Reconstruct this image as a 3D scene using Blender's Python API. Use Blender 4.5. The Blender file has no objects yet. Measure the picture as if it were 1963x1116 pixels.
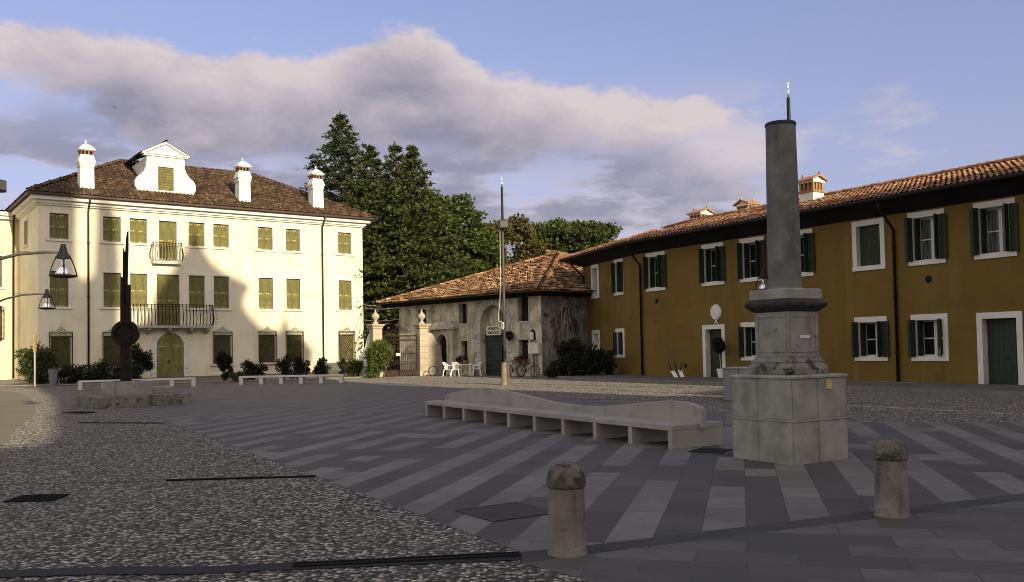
import bpy, bmesh, math, random
from mathutils import Vector, Matrix
random.seed(7)
SC = bpy.context.scene
COL = SC.collection
R = math.radians
# ------------------------------------------------------------------ camera
cam_d = bpy.data.cameras.new('camera'); cam = bpy.data.objects.new('camera', cam_d); COL.objects.link(cam)
SC.camera = cam
SC.render.engine = 'CYCLES'; SC.cycles.pixel_filter_type = 'BLACKMAN_HARRIS'; SC.cycles.filter_width = 1.0
cam_d.sensor_width = 36; cam_d.lens = 36*1720/1963; cam_d.shift_y = 50/1963
cam_d.clip_start = .1; cam_d.clip_end = 3000
pitch = math.atan(59/1720); roll = .0184
fw = Vector((0, math.cos(pitch), math.sin(pitch))); u0 = Vector((0, -math.sin(pitch), math.cos(pitch))); r0 = Vector((1, 0, 0))
rr = r0*math.cos(roll)-u0*math.sin(roll); uu = r0*math.sin(roll)+u0*math.cos(roll)
M = Matrix((rr, uu, -fw)).transposed().to_4x4(); M.translation = (0, 0, 1.7)
cam.matrix_world = M
# ------------------------------------------------------------------ light
SUN_AZ = 32.0; SUN_EL = 20.0            # azimuth: degrees to the right of straight behind the viewpoint
sdir = Vector((math.sin(R(SUN_AZ))*math.cos(R(SUN_EL)), -math.cos(R(SUN_AZ))*math.cos(R(SUN_EL)), math.sin(R(SUN_EL))))
sun_d = bpy.data.lights.new('sun', 'SUN'); sun = bpy.data.objects.new('sun', sun_d); COL.objects.link(sun)
sun_d.energy = 3.6; sun_d.angle = R(.42); sun_d.color = (1, .84, .58)
sun.rotation_euler = sdir.to_track_quat('Z', 'Y').to_euler(); sun.location = (30, -50, 40)
SC.view_settings.view_transform = 'Standard'; SC.view_settings.look = 'None'; SC.view_settings.gamma = 1
SC.view_settings.use_curve_mapping = False; SC.view_settings.exposure = 1.0

class NT:                                # tiny node-tree writer
    def __init__(s, tree): s.t = tree; tree.nodes.clear()
    def n(s, typ, **kw):
        nd = s.t.nodes.new(typ)
        ins = kw.pop('i', {})
        for k, v in kw.items(): setattr(nd, k, v)
        for k, v in ins.items(): s.put(nd.inputs[k], v)
        return nd
    def put(s, sock, v):
        if hasattr(v, 'is_output') or isinstance(v, bpy.types.NodeSocket): s.t.links.new(v, sock)
        else:
            if sock.type == 'RGBA' and len(v) == 3: v = (*v, 1)
            sock.default_value = v
    def math(s, op, a, b=0.0, c=0.0, clamp=False):
        nd = s.n('ShaderNodeMath', operation=op, use_clamp=clamp)
        for k, v in enumerate((a, b, c)): s.put(nd.inputs[k], v)
        return nd.outputs[0]
    def mix(s, f, a, b, mode='MIX'):
        nd = s.n('ShaderNodeMix', data_type='RGBA', blend_type=mode)
        s.put(nd.inputs[0], f); s.put(nd.inputs[6], a); s.put(nd.inputs[7], b); return nd.outputs[2]
    def rng(s, v, a, b, c=0.0, d=1.0, smooth=True):
        nd = s.n('ShaderNodeMapRange', interpolation_type='SMOOTHSTEP' if smooth else 'LINEAR')
        for k, x in enumerate((v, a, b, c, d)): s.put(nd.inputs[k], x)
        return nd.outputs[0]
    def noise(s, vec, scale, detail=5, rough=.55, out=0):
        return s.n('ShaderNodeTexNoise', i={'Vector': vec, 'Scale': scale, 'Detail': detail, 'Roughness': rough}).outputs[out]
    def mapping(s, vec, scale=(1, 1, 1), rot=(0, 0, 0), loc=(0, 0, 0)):
        return s.n('ShaderNodeMapping', i={'Vector': vec, 'Scale': scale, 'Rotation': rot, 'Location': loc}).outputs[0]
    def ramp(s, f, stops):
        nd = s.n('ShaderNodeValToRGB'); el = nd.color_ramp.elements
        while len(el) < len(stops): el.new(.5)
        for e, (p, c) in zip(el, stops): e.position = p; e.color = (*c, 1)
        s.put(nd.inputs[0], f); return nd.outputs[0]

# ------------------------------------------------------------------ sky
world = bpy.data.worlds.new('World'); SC.world = world; world.use_nodes = True
W = NT(world.node_tree)
tc = W.n('ShaderNodeTexCoord').outputs['Generated']
sky = W.n('ShaderNodeTexSky', sky_type='NISHITA', sun_disc=False, sun_elevation=R(SUN_EL), sun_rotation=R(180-SUN_AZ), air_density=1.0, dust_density=1.6, ozone_density=2.2).outputs[0]
sep = W.n('ShaderNodeSeparateXYZ', i={0: tc})
az = W.math('ARCTAN2', sep.outputs[0], sep.outputs[1])          # 0 = straight ahead of the square
el = W.math('ARCSINE', sep.outputs[2])
def fcurve(x, lo, hi, pts):
    f = W.math('DIVIDE', W.math('SUBTRACT', x, lo), hi-lo, clamp=True)
    nd = W.n('ShaderNodeFloatCurve'); c = nd.mapping.curves[0]
    pts = [((a-lo)/(hi-lo), b) for a, b in pts]
    c.points[0].location = pts[0]; c.points[1].location = pts[-1]
    for p in pts[1:-1]: c.points.new(*p)
    nd.mapping.update(); W.put(nd.inputs[1], f); return nd.outputs[0]
top = fcurve(az, -.65, .65, [(-.65, .27), (-.52, .318), (-.42, .338), (-.30, .328), (-.22, .322), (-.14, .352), (-.08, .345), (0, .298), (.07, .288), (.13, .270), (.18, .258), (.24, .238), (.30, .205), (.38, .10), (.65, .02)])
bot = fcurve(az, -.65, .65, [(-.65, .25), (-.52, .262), (-.45, .238), (-.38, .215), (-.25, .20), (-.18, .205), (-.08, .20), (0, .205), (.10, .21), (.20, .222), (.28, .238), (.34, .245), (.65, .25)])
strv = W.mapping(tc, scale=(1, 1, 2.2))
n1 = W.noise(strv, 4.2, 8, .58); n2 = W.noise(strv, 11, 8, .62)
d1 = W.math('MULTIPLY', W.math('SUBTRACT', n1, .5), .16)
d2 = W.math('MULTIPLY', W.math('SUBTRACT', n2, .5), .075)
dd = W.math('ADD', d1, d2)
e1 = W.math('ADD', W.math('SUBTRACT', top, el), dd)              # >0 below the bank's top
e2 = W.math('ADD', W.math('SUBTRACT', el, bot), W.math('MULTIPLY', dd, 1.2))
bank = W.math('MULTIPLY', W.rng(e1, -.002, .020), W.rng(e2, -.03, .035))
# lower broken cloud, thinning to the right
n3 = W.noise(W.mapping(tc, scale=(1, 1, 3.6), loc=(3.1, 1.7, .4)), 5.2, 7, .58)
thr = fcurve(az, -.65, .65, [(-.65, .56), (-.45, .52), (-.3, .44), (-.1, .40), (.1, .36), (.22, .37), (.32, .53), (.45, .62), (.65, .66)])
low = W.math('MULTIPLY', W.rng(W.math('SUBTRACT', n3, thr), -.03, .13), W.rng(el, .30, .20))
# a few puffs above
n4 = W.noise(W.mapping(tc, scale=(1, 1, 2.6), loc=(7.3, 2.2, 5.4)), 6.5, 6, .6)
puff = W.math('MULTIPLY', W.rng(n4, .60, .74), W.rng(el, .42, .30))
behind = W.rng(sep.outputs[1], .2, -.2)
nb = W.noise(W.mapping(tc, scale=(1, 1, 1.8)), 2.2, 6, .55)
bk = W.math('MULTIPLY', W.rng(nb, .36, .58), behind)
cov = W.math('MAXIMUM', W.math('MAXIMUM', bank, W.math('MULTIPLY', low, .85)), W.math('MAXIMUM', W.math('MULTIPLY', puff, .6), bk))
shade = W.math('ADD', W.rng(e1, .005, .115, 1.0, .0), W.math('MULTIPLY', W.math('SUBTRACT', n2, .5), 2.0))
shade = W.math('MAXIMUM', shade, W.math('MULTIPLY', W.rng(W.math('SUBTRACT', n3, thr), .16, .0), W.rng(el, .24, .16)), clamp=True)
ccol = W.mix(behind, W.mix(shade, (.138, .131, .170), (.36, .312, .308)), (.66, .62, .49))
sk = W.mix(1.0, sky, (.101, .080, .088), 'MULTIPLY')               # sky strength with the photograph's warm balance
sk = W.mix(W.rng(el, .50, .02, .12, .62), sk, (.185, .185, .275))
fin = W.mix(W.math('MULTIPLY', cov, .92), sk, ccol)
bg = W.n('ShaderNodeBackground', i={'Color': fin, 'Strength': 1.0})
W.t.links.new(bg.outputs[0], W.n('ShaderNodeOutputWorld').inputs[0])

# ------------------------------------------------------------------ materials
MATS = {}
def mat(name, base, rough=.85, amt=.18, scale=2.0, fine=30, famt=.12, bump=.3, bscale=60, stain=None, streak=None, metal=0, spec=.35, coord='Object', bdist=.01):
    m = bpy.data.materials.new(name); m.use_nodes = True; N = NT(m.node_tree); MATS[name] = m
    co = N.n('ShaderNodeTexCoord').outputs[coord]
    b = Vector(base)
    c = N.mix(N.rng(N.noise(co, scale, 6), .3, .7), tuple(b*(1-amt)), tuple(b*(1+amt)))
    c = N.mix(N.rng(N.noise(co, fine, 3), .3, .7, 0, famt), c, tuple(b*.55))
    if streak:   # (colour, amount, horizontal scale)
        sn = N.noise(N.mapping(co, scale=(1, 1, .12)), streak[2], 5)
        c = N.mix(N.rng(sn, .52, .74, 0, streak[1]), c, streak[0])
    if stain:    # (colour, amount, scale, threshold)
        sn = N.noise(co, stain[2], 8, .65)
        c = N.mix(N.rng(sn, stain[3], stain[3]+.13, 0, stain[1]), c, stain[0])
    P = N.n('ShaderNodeBsdfPrincipled', i={'Base Color': c, 'Roughness': rough, 'Metallic': metal, 'Specular IOR Level': spec})
    if bump:
        bn = N.n('ShaderNodeBump', i={'Height': N.noise(co, bscale, 4), 'Strength': bump, 'Distance': bdist})
        N.t.links.new(bn.outputs[0], P.inputs['Normal'])
    N.t.links.new(P.outputs[0], N.n('ShaderNodeOutputMaterial').inputs[0]); return m
mat('villa_plaster', (.655, .612, .470), amt=.07, scale=.35, fine=6, famt=.07, bump=.25, bscale=14, streak=((.47, .40, .22), .5, 1.3), stain=((.50, .43, .25), .45, .55, .53))
mat('wing_plaster', (.70, .62, .40), amt=.08, scale=.4, fine=6, famt=.08, bscale=14)
mat('white_stucco', (.64, .62, .56), amt=.06, scale=1.2, fine=9, famt=.08, stain=((.5, .47, .38), .35, 2.2, .58))
mat('white_stone', (.62, .59, .55), amt=.08, scale=2, fine=14, famt=.10)
mat('grey_stone', (.40, .38, .33), amt=.16, scale=2.2, fine=18, famt=.2, stain=((.13, .12, .09), .6, 3, .55))
mat('pillar_stone', (.37, .325, .245), amt=.14, scale=2.2, fine=18, famt=.2, stain=((.25, .22, .15), .6, 3, .56))
mat('olive_shutter', (.128, .122, .034), amt=.28, scale=2.2, fine=24, famt=.45, rough=.75, streak=((.23, .20, .085), .55, 9), stain=((.075, .055, .025), .6, 1.6, .54))
mat('dark_shutter', (.017, .025, .013), amt=.2, scale=3, fine=20, famt=.2, rough=.6)
mat('brass_iron', (.42, .36, .14), amt=.2, rough=.6, bump=0)
mat('black_iron', (.014, .012, .012), amt=.3, rough=.55, bump=.1, spec=.12)
mat('rust_iron', (.028, .013, .009), amt=.4, rough=.7, scale=5, bump=.15)
mat('black_steel', (.012, .012, .013), amt=.3, rough=.45, bump=.05, spec=.12)
mat('bronze_dark', (.012, .009, .008), amt=.5, rough=.5, scale=4, bump=.4, bscale=18, spec=.12)
mat('steel_arm', (.070, .064, .056), amt=.15, rough=.5, metal=.25, bump=.05)
mat('brown_gutter', (.045, .022, .014), amt=.2, rough=.5, bump=.05)
mat('chrome', (.75, .75, .78), amt=.05, rough=.22, metal=.85, bump=0)
mat('ochre_plaster', (.150, .091, .0155), amt=.10, scale=.5, fine=40, famt=.16, bump=.4, bscale=120, streak=((.20, .14, .05), .4, 1.3), stain=((.095, .055, .012), .5, .9, .53))
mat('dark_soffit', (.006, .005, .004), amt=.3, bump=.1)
mat('old_plaster', (.54, .48, .36), amt=.3, scale=.9, fine=9, famt=.4, bump=.8, bscale=16, bdist=.03, streak=((.12, .11, .09), .75, 1.4), stain=((.15, .13, .095), .7, 1.1, .49))
mat('ivy_wall', (.24, .22, .18), amt=.5, scale=2.0, fine=6, famt=.7, bump=1, bscale=14, bdist=.04, streak=((.42, .39, .33), .6, 2.2), stain=((.03, .028, .02), .9, 1.6, .5))
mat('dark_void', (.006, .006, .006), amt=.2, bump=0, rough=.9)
mat('door_green', (.020, .032, .019), amt=.2, scale=4, fine=18, famt=.25, rough=.6)
mat('olive_door', (.15, .15, .045), amt=.3, scale=2.5, fine=14, famt=.4, rough=.8, streak=((.30, .28, .12), .6, 7))
mat('sash_white', (.62, .62, .64), amt=.04, rough=.5, bump=0)
mat('tan_concrete', (.22, .18, .12), amt=.2, scale=3, fine=40, famt=.3)
mat('dark_glass', (.010, .010, .011), amt=.2, rough=.12, bump=0)
mat('lens_glass', (.07, .07, .07), amt=.05, rough=.2, bump=0)
mat('concrete', (.29, .265, .245), amt=.12, scale=1.6, fine=70, famt=.28, bump=.5, bscale=160, bdist=.004, stain=((.15, .135, .12), .5, 2.6, .56))
mat('base_concrete', (.25, .236, .212), amt=.24, scale=2.4, fine=50, famt=.25, bump=.45, bscale=120, bdist=.004, streak=((.12, .108, .098), .55, 2.4), stain=((.35, .335, .305), .5, 3.6, .54))
mat('old_stone', (.255, .24, .222), amt=.2, scale=3, fine=60, famt=.35, bump=.8, bscale=60, bdist=.008, streak=((.085, .08, .075), .6, 4), stain=((.05, .046, .042), .75, 4, .57))
mat('stained_stone', (.20, .185, .17), amt=.25, scale=4, fine=40, famt=.5, bump=.9, bscale=40, bdist=.012, stain=((.028, .025, .023), .9, 5, .50))
mat('mossy_stone', (.16, .15, .12), amt=.3, scale=3, fine=30, famt=.4, bump=.6, bscale=40, stain=((.035, .034, .022), .9, 5, .50))
mat('lichen_dark', (.035, .031, .028), amt=.6, scale=8, fine=40, famt=.4, bump=1, bscale=30, bdist=.02)
mat('column_stone', (.135, .130, .124), amt=.3, scale=2.5, fine=60, famt=.35, bump=.5, bscale=80, bdist=.005, streak=((.05, .047, .046), .6, 5), stain=((.20, .19, .18), .6, 5, .55))
mat('bollard_stone', (.185, .165, .142), amt=.25, scale=5, fine=70, famt=.4, bump=.9, bscale=70, bdist=.008, streak=((.055, .05, .044), .85, 7), stain=((.05, .046, .04), .7, 9, .57))
mat('bollard_cap', (.12, .108, .092), amt=.4, scale=8, fine=70, famt=.4, bump=1, bscale=60, bdist=.012, stain=((.030, .027, .024), .9, 9, .48))
mat('white_bench', (.50, .48, .455), amt=.06, scale=3, fine=20, famt=.08)
mat('plastic_white', (.80, .79, .74), amt=.03, rough=.4, bump=0)
mat('grey_metal', (.17, .165, .175), amt=.08, rough=.6, bump=.05)
mat('white_sign', (.62, .58, .50), amt=.06, rough=.6, bump=0)
mat('letter_black', (.02, .015, .012), amt=.1, bump=0)
mat('bark', (.10, .075, .05), amt=.4, scale=4, fine=12, famt=.4, bump=1, bscale=14, bdist=.03)
mat('soil', (.10, .078, .052), amt=.3, scale=2, fine=20, famt=.4, bump=.6, bscale=20)
mat('wire_grey', (.35, .33, .30), amt=.05, bump=0)
mat('rubber', (.016, .015, .015), amt=.1, bump=0, rough=.7, spec=.2)
mat('asphalt', (.155, .135, .098), amt=.10, scale=.6, fine=60, famt=.3, bump=.4, bscale=120, bdist=.004)
mat('dark_band', (.050, .046, .041), amt=.15, scale=2, fine=50, famt=.25, bump=.3, bscale=120, bdist=.003)
mat('walk_stone', (.10, .093, .088), amt=.15, scale=1.2, fine=40, famt=.25, bump=.3, bscale=80, bdist=.004)
mat('kerb_stone', (.17, .155, .135), amt=.15, scale=2, fine=40, famt=.25, bump=.3)
mat('cast_iron', (.009, .008, .008), amt=.3, rough=.85, spec=.1, bump=.2)
mat('manhole_stone', (.045, .038, .033), amt=.25, scale=4, fine=50, famt=.3, bump=.5)
mat('terracotta', (.30, .12, .06), amt=.2)
mat('brick_cap', (.27, .15, .065), amt=.25, scale=6, fine=20, famt=.3)
mat('church_stone', (.55, .50, .42), amt=.1)
mat('flower_red', (.25, .02, .02), amt=.4, bump=0)
mat('wood_pale', (.45, .33, .15), amt=.2, bump=0)

def glass_mat():
    m = bpy.data.materials.new('window_glass'); m.use_nodes = True; N = NT(m.node_tree); MATS['window_glass'] = m
    co = N.n('ShaderNodeTexCoord').outputs['Object']
    c = N.mix(N.rng(N.noise(N.mapping(co, scale=(14, 1, .6)), 1.5, 3), .35, .65), (.03, .03, .032), (.13, .13, .135))
    P = N.n('ShaderNodeBsdfPrincipled', i={'Base Color': c, 'Roughness': .12, 'Specular IOR Level': .5})
    N.t.links.new(P.outputs[0], N.n('ShaderNodeOutputMaterial').inputs[0])
glass_mat()

def tile_mat(name, stops, dirt):
    m = bpy.data.materials.new(name); m.use_nodes = True; N = NT(m.node_tree); MATS[name] = m
    uv = N.n('ShaderNodeUVMap').outputs[0]
    fl = N.n('ShaderNodeVectorMath', operation='FLOOR', i={0: uv}).outputs[0]
    wn = N.n('ShaderNodeTexWhiteNoise', noise_dimensions='2D', i={'Vector': fl}).outputs[0]
    c = N.ramp(wn, stops)
    co = N.n('ShaderNodeTexCoord').outputs['Object']
    c = N.mix(N.rng(N.noise(co, .7, 7, .6), .45, .68, 0, .75), c, dirt)
    c = N.mix(N.rng(N.noise(co, 9, 5, .6), .45, .7, 0, .55), c, dirt)
    P = N.n('ShaderNodeBsdfPrincipled', i={'Base Color': c, 'Roughness': .9, 'Specular IOR Level': .2})
    N.t.links.new(P.outputs[0], N.n('ShaderNodeOutputMaterial').inputs[0])
tile_mat('tile_brown', [(0, (.050, .031, .019)), (.4, (.084, .050, .029)), (.75, (.118, .073, .041)), (1, (.165, .112, .066))], (.032, .024, .016))
tile_mat('tile_orange', [(0, (.18, .080, .040)), (.35, (.255, .122, .062)), (.7, (.32, .168, .092)), (1, (.40, .25, .16))], (.10, .05, .028))
tile_mat('tile_old', [(0, (.11, .056, .029)), (.3, (.22, .113, .056)), (.7, (.33, .19, .094)), (1, (.45, .31, .18))], (.06, .036, .023))

def leaf_mat(name, dark, light, trans=.25):
    m = bpy.data.materials.new(name); m.use_nodes = True; N = NT(m.node_tree); MATS[name] = m
    g = N.n('ShaderNodeNewGeometry'); co = N.n('ShaderNodeTexCoord').outputs['Object']
    f = N.math('ADD', N.math('MULTIPLY', g.outputs['Random Per Island'], .6), N.math('MULTIPLY', N.noise(co, 1.1, 3), .5), clamp=True)
    c = N.mix(f, dark, light)
    P = N.n('ShaderNodeBsdfPrincipled', i={'Base Color': c, 'Roughness': .6, 'Specular IOR Level': .25})
    T = N.n('ShaderNodeBsdfTranslucent', i={'Color': c})
    X = N.n('ShaderNodeMixShader', i={0: trans, 1: P.outputs[0], 2: T.outputs[0]})
    N.t.links.new(X.outputs[0], N.n('ShaderNodeOutputMaterial').inputs[0])
leaf_mat('needle_green', (.011, .019, .006), (.074, .087, .021), .1)
leaf_mat('spruce_green', (.010, .020, .009), (.055, .074, .026), .1)
leaf_mat('chestnut_green', (.015, .028, .005), (.070, .094, .016), .2)
leaf_mat('brown_leaf', (.032, .028, .008), (.098, .082, .018), .2)
leaf_mat('pine_green', (.016, .028, .006), (.075, .092, .017), .12)
leaf_mat('shrub_green', (.018, .028, .008), (.070, .095, .020), .2)
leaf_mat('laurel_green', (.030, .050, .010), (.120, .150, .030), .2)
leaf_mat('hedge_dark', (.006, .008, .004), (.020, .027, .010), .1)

def gravel_mat():
    m = bpy.data.materials.new('gravel'); m.use_nodes = True; N = NT(m.node_tree); MATS['gravel'] = m
    co = N.n('ShaderNodeTexCoord').outputs['Object']
    wv = N.n('ShaderNodeVectorMath', operation='ADD', i={0: co, 1: N.n('ShaderNodeVectorMath', operation='SCALE', i={0: N.noise(co, 12, 2, .5, 1), 'Scale': .03}).outputs[0]}).outputs[0]
    v = N.n('ShaderNodeTexVoronoi', voronoi_dimensions='2D', i={'Vector': wv, 'Scale': 23, 'Randomness': 1})
    rnd = N.n('ShaderNodeSeparateColor', i={0: v.outputs['Color']}).outputs[0]
    c = N.ramp(rnd, [(0, (.022, .020, .019)), (.28, (.066, .060, .055)), (.55, (.17, .153, .139)), (.8, (.34, .308, .275)), (1, (.62, .58, .52))])
    c = N.mix(N.rng(v.outputs['Distance'], .30, .62, 0, .92), c, (.014, .013, .012))
    big = N.noise(co, .22, 4)
    c = N.mix(N.rng(big, .35, .7, 0, .2), c, tuple(Vector((.15, .135, .120))))
    P = N.n('ShaderNodeBsdfPrincipled', i={'Base Color': c, 'Roughness': .8, 'Specular IOR Level': .3, 'Diffuse Roughness': 1.0})
    h = N.math('SUBTRACT', 1, v.outputs['Distance'])
    bn = N.n('ShaderNodeBump', i={'Height': h, 'Strength': 1.0, 'Distance': .03})
    N.t.links.new(bn.outputs[0], P.inputs['Normal']); N.t.links.new(P.outputs[0], N.n('ShaderNodeOutputMaterial').inputs[0])
gravel_mat()

def stripe_mat():
    m = bpy.data.materials.new('striped_paving'); m.use_nodes = True; N = NT(m.node_tree); MATS['striped_paving'] = m
    co = N.n('ShaderNodeTexCoord').outputs['Object']; s = N.n('ShaderNodeSeparateXYZ', i={0: co})
    a = R(14.3)
    q = N.math('SUBTRACT', N.math('MULTIPLY', s.outputs[0], math.cos(a)), N.math('MULTIPLY', s.outputs[1], math.sin(a)))
    r = N.math('ADD', N.math('MULTIPLY', s.outputs[0], math.sin(a)), N.math('MULTIPLY', s.outputs[1], math.cos(a)))
    qs = N.math('DIVIDE', q, .40); idx = N.math('FLOOR', qs)
    off = N.n('ShaderNodeTexWhiteNoise', noise_dimensions='1D', i={'W': idx}).outputs[0]
    rs = N.math('DIVIDE', N.math('ADD', r, N.math('MULTIPLY', off, 3)), .72)
    cell = N.math('FLOOR', rs)
    v = N.n('ShaderNodeCombineXYZ', i={0: idx, 1: cell}).outputs[0]
    wn = N.n('ShaderNodeTexWhiteNoise', noise_dimensions='2D', i={'Vector': v})
    par = N.math('FLOORED_MODULO', idx, 2)             # 0 dark, 1 light
    flip = N.math('GREATER_THAN', wn.outputs[0], .90)
    par = N.math('ABSOLUTE', N.math('SUBTRACT', par, flip))
    r2 = N.n('ShaderNodeSeparateColor', i={0: wn.outputs[1]}).outputs[1]
    tone = N.math('ADD', N.math('MULTIPLY', par, .62), N.math('MULTIPLY', r2, .38))
    c = N.ramp(tone, [(0, (.060, .0545, .0505)), (.38, (.084, .0765, .071)), (.62, (.140, .128, .118)), (1, (.195, .179, .165))])
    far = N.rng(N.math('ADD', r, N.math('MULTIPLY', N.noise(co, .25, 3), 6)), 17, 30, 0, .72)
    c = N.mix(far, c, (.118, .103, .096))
    c = N.mix(N.rng(N.noise(co, 3.5, 5, .6), .35, .7, 0, .35), c, (.080, .071, .069))
    c = N.mix(N.rng(N.noise(co, .5, 4, .6), .45, .7, 0, .45), c, (.122, .107, .102))
    c = N.mix(N.rng(N.noise(co, 90, 2), .4, .7, 0, .25), c, (.05, .047, .05))
    c = N.mix(N.rng(N.noise(co, 5.5, 2), .66, .72, 0, .45), c, (.045, .040, .038))
    c = N.mix(N.rng(N.noise(N.mapping(co, scale=(1, .25, 1), rot=(0, 0, R(20))), 1.6, 6, .65), .55, .72, 0, .4), c, (.060, .054, .051))
    jq = N.math('ABSOLUTE', N.math('SUBTRACT', N.math('FRACT', qs), .5)); jr = N.math('ABSOLUTE', N.math('SUBTRACT', N.math('FRACT', rs), .5))
    j = N.math('MAXIMUM', N.rng(jq, .480, .492), N.rng(jr, .488, .495))
    c = N.mix(N.math('MULTIPLY', j, .7), c, (.035, .032, .032))
    P = N.n('ShaderNodeBsdfPrincipled', i={'Base Color': c, 'Roughness': .75, 'Specular IOR Level': .25})
    bn = N.n('ShaderNodeBump', i={'Height': N.noise(co, 60, 4), 'Strength': .25, 'Distance': .004})
    N.t.links.new(bn.outputs[0], P.inputs['Normal']); N.t.links.new(P.outputs[0], N.n('ShaderNodeOutputMaterial').inputs[0])
stripe_mat()

def slab_mat():
    m = bpy.data.materials.new('slab_paving'); m.use_nodes = True; N = NT(m.node_tree); MATS['slab_paving'] = m
    co = N.n('ShaderNodeTexCoord').outputs['Object']; rc = N.mapping(co, rot=(0, 0, R(14.3)))
    b = N.n('ShaderNodeTexBrick', offset=.5, i={'Vector': rc, 'Color1': (0, 0, 0, 1), 'Color2': (1, 1, 1, 1), 'Mortar': (.5, .5, .5, 1), 'Scale': 1, 'Mortar Size': .007, 'Brick Width': .8, 'Row Height': .40, 'Bias': 0})
    c = N.ramp(b.outputs[0], [(0, (.068, .063, .059)), (.5, (.098, .090, .085)), (1, (.136, .126, .118))])
    c = N.mix(N.math('MULTIPLY', b.outputs[1], .6), c, (.04, .036, .035))
    c = N.mix(N.rng(N.noise(co, 4, 5, .6), .35, .7, 0, .5), c, (.075, .068, .067))
    c = N.mix(N.rng(N.noise(co, 100, 2), .4, .7, 0, .3), c, (.05, .046, .046))
    P = N.n('ShaderNodeBsdfPrincipled', i={'Base Color': c, 'Roughness': .75, 'Specular IOR Level': .25})
    bn = N.n('ShaderNodeBump', i={'Height': N.noise(co, 60, 4), 'Strength': .25, 'Distance': .004})
    N.t.links.new(bn.outputs[0], P.inputs['Normal']); N.t.links.new(P.outputs[0], N.n('ShaderNodeOutputMaterial').inputs[0])
slab_mat()

# ------------------------------------------------------------------ mesh helpers
class MB:
    def __init__(s): s.v = []; s.f = []; s.m = []; s.uv = None
    def add(s, vs, fs, m=0):
        b = len(s.v); s.v += [tuple(p) for p in vs]
        for f in fs: s.f.append(tuple(b+i for i in f)); s.m.append(m)
    def box(s, x0, x1, y0, y1, z0, z1, m=0):
        s.add([(x0, y0, z0), (x1, y0, z0), (x1, y1, z0), (x0, y1, z0), (x0, y0, z1), (x1, y0, z1), (x1, y1, z1), (x0, y1, z1)],
              [(3, 2, 1, 0), (4, 5, 6, 7), (0, 1, 5, 4), (1, 2, 6, 5), (2, 3, 7, 6), (3, 0, 4, 7)], m)
    def quad(s, a, b, c, d, m=0): s.add([a, b, c, d], [(0, 1, 2, 3)], m)
    def prism(s, poly, y0, y1, m=0, axis='y'):           # polygon in x,z pushed through y (or in x,y pushed through z)
        n = len(poly)
        if axis == 'y': vs = [(a, y0, b) for a, b in poly]+[(a, y1, b) for a, b in poly]
        else: vs = [(a, b, y0) for a, b in poly]+[(a, b, y1) for a, b in poly]
        s.add(vs, [tuple(range(n)), tuple(range(2*n-1, n-1, -1))]+[(i, i+n, (i+1) % n+n, (i+1) % n) for i in range(n)], m)
    def lathe(s, prof, cx=0, cy=0, n=16, m=0, sq=False):   # profile of (radius, z)
        b = []
        k = 4 if sq else n
        for r, z in prof:
            for i in range(k):
                a = 2*math.pi*i/k+(math.pi/4 if sq else 0); q = r*(math.sqrt(2) if sq else 1)
                b.append((cx+q*math.cos(a), cy+q*math.sin(a), z))
        f = []
        for j in range(len(prof)-1):
            for i in range(k): f.append((j*k+i, j*k+(i+1) % k, (j+1)*k+(i+1) % k, (j+1)*k+i))
        f.append(tuple(range(k-1, -1, -1))); f.append(tuple((len(prof)-1)*k+i for i in range(k)))
        s.add(b, f, m)
    def tube(s, path, r, n=6, m=0, closed=False):
        path = [Vector(p) for p in path]; N = len(path); rs = r if isinstance(r, (list, tuple)) else [r]*N
        vs = []; ref = None
        for i, p in enumerate(path):
            if closed: t = path[(i+1) % N]-path[i-1]
            else: t = path[min(i+1, N-1)]-path[max(i-1, 0)]
            t.normalize()
            if ref is None:
                ref = Vector((0, 0, 1)) if abs(t.z) < .9 else Vector((1, 0, 0))
            a = t.cross(ref); a.normalize(); bb = a.cross(t); ref = bb
            for k in range(n):
                an = 2*math.pi*k/n; vs.append(p+(a*math.cos(an)+bb*math.sin(an))*rs[i])
        fs = []
        for i in range(N if closed else N-1):
            j = (i+1) % N
            for k in range(n): fs.append((i*n+k, i*n+(k+1) % n, j*n+(k+1) % n, j*n+k))
        if not closed: fs += [tuple(range(n-1, -1, -1)), tuple((N-1)*n+k for k in range(n))]
        s.add(vs, fs, m)
    def sphere(s, c, rx, ry, rz, n=12, k=8, m=0):
        vs = []; fs = []
        for j in range(k+1):
            t = math.pi*j/k
            for i in range(n): a = 2*math.pi*i/n; vs.append((c[0]+rx*math.sin(t)*math.cos(a), c[1]+ry*math.sin(t)*math.sin(a), c[2]+rz*math.cos(t)))
        for j in range(k):
            for i in range(n): fs.append((j*n+i, (j+1)*n+i, (j+1)*n+(i+1) % n, j*n+(i+1) % n))
        s.add(vs, fs, m)
    def mesh(s, name, mats, smooth=False):
        me = bpy.data.meshes.new(name); me.from_pydata(s.v, [], s.f)
        for x in (mats if isinstance(mats, (list, tuple)) else [mats]): me.materials.append(MATS[x])
        me.polygons.foreach_set('material_index', s.m)
        if s.uv:
            l = me.uv_layers.new(name='UVMap'); flat = []
            for f in s.f:
                for i in f: flat += list(s.uv[i])
            l.data.foreach_set('uv', flat)
        me.update()
        bm = bmesh.new(); bm.from_mesh(me)
        if not s.uv: bmesh.ops.recalc_face_normals(bm, faces=bm.faces)
        bm.to_mesh(me); bm.free()
        if smooth:
            me.polygons.foreach_set('use_smooth', [True]*len(me.polygons))
        return me
    def build(s, name, mats, parent=None, smooth=False, bevel=0, loc=None, sharp=None):
        o = bpy.data.objects.new(name, s.mesh(name, mats, smooth)); return link(o, parent, bevel, loc, sharp)
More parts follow.
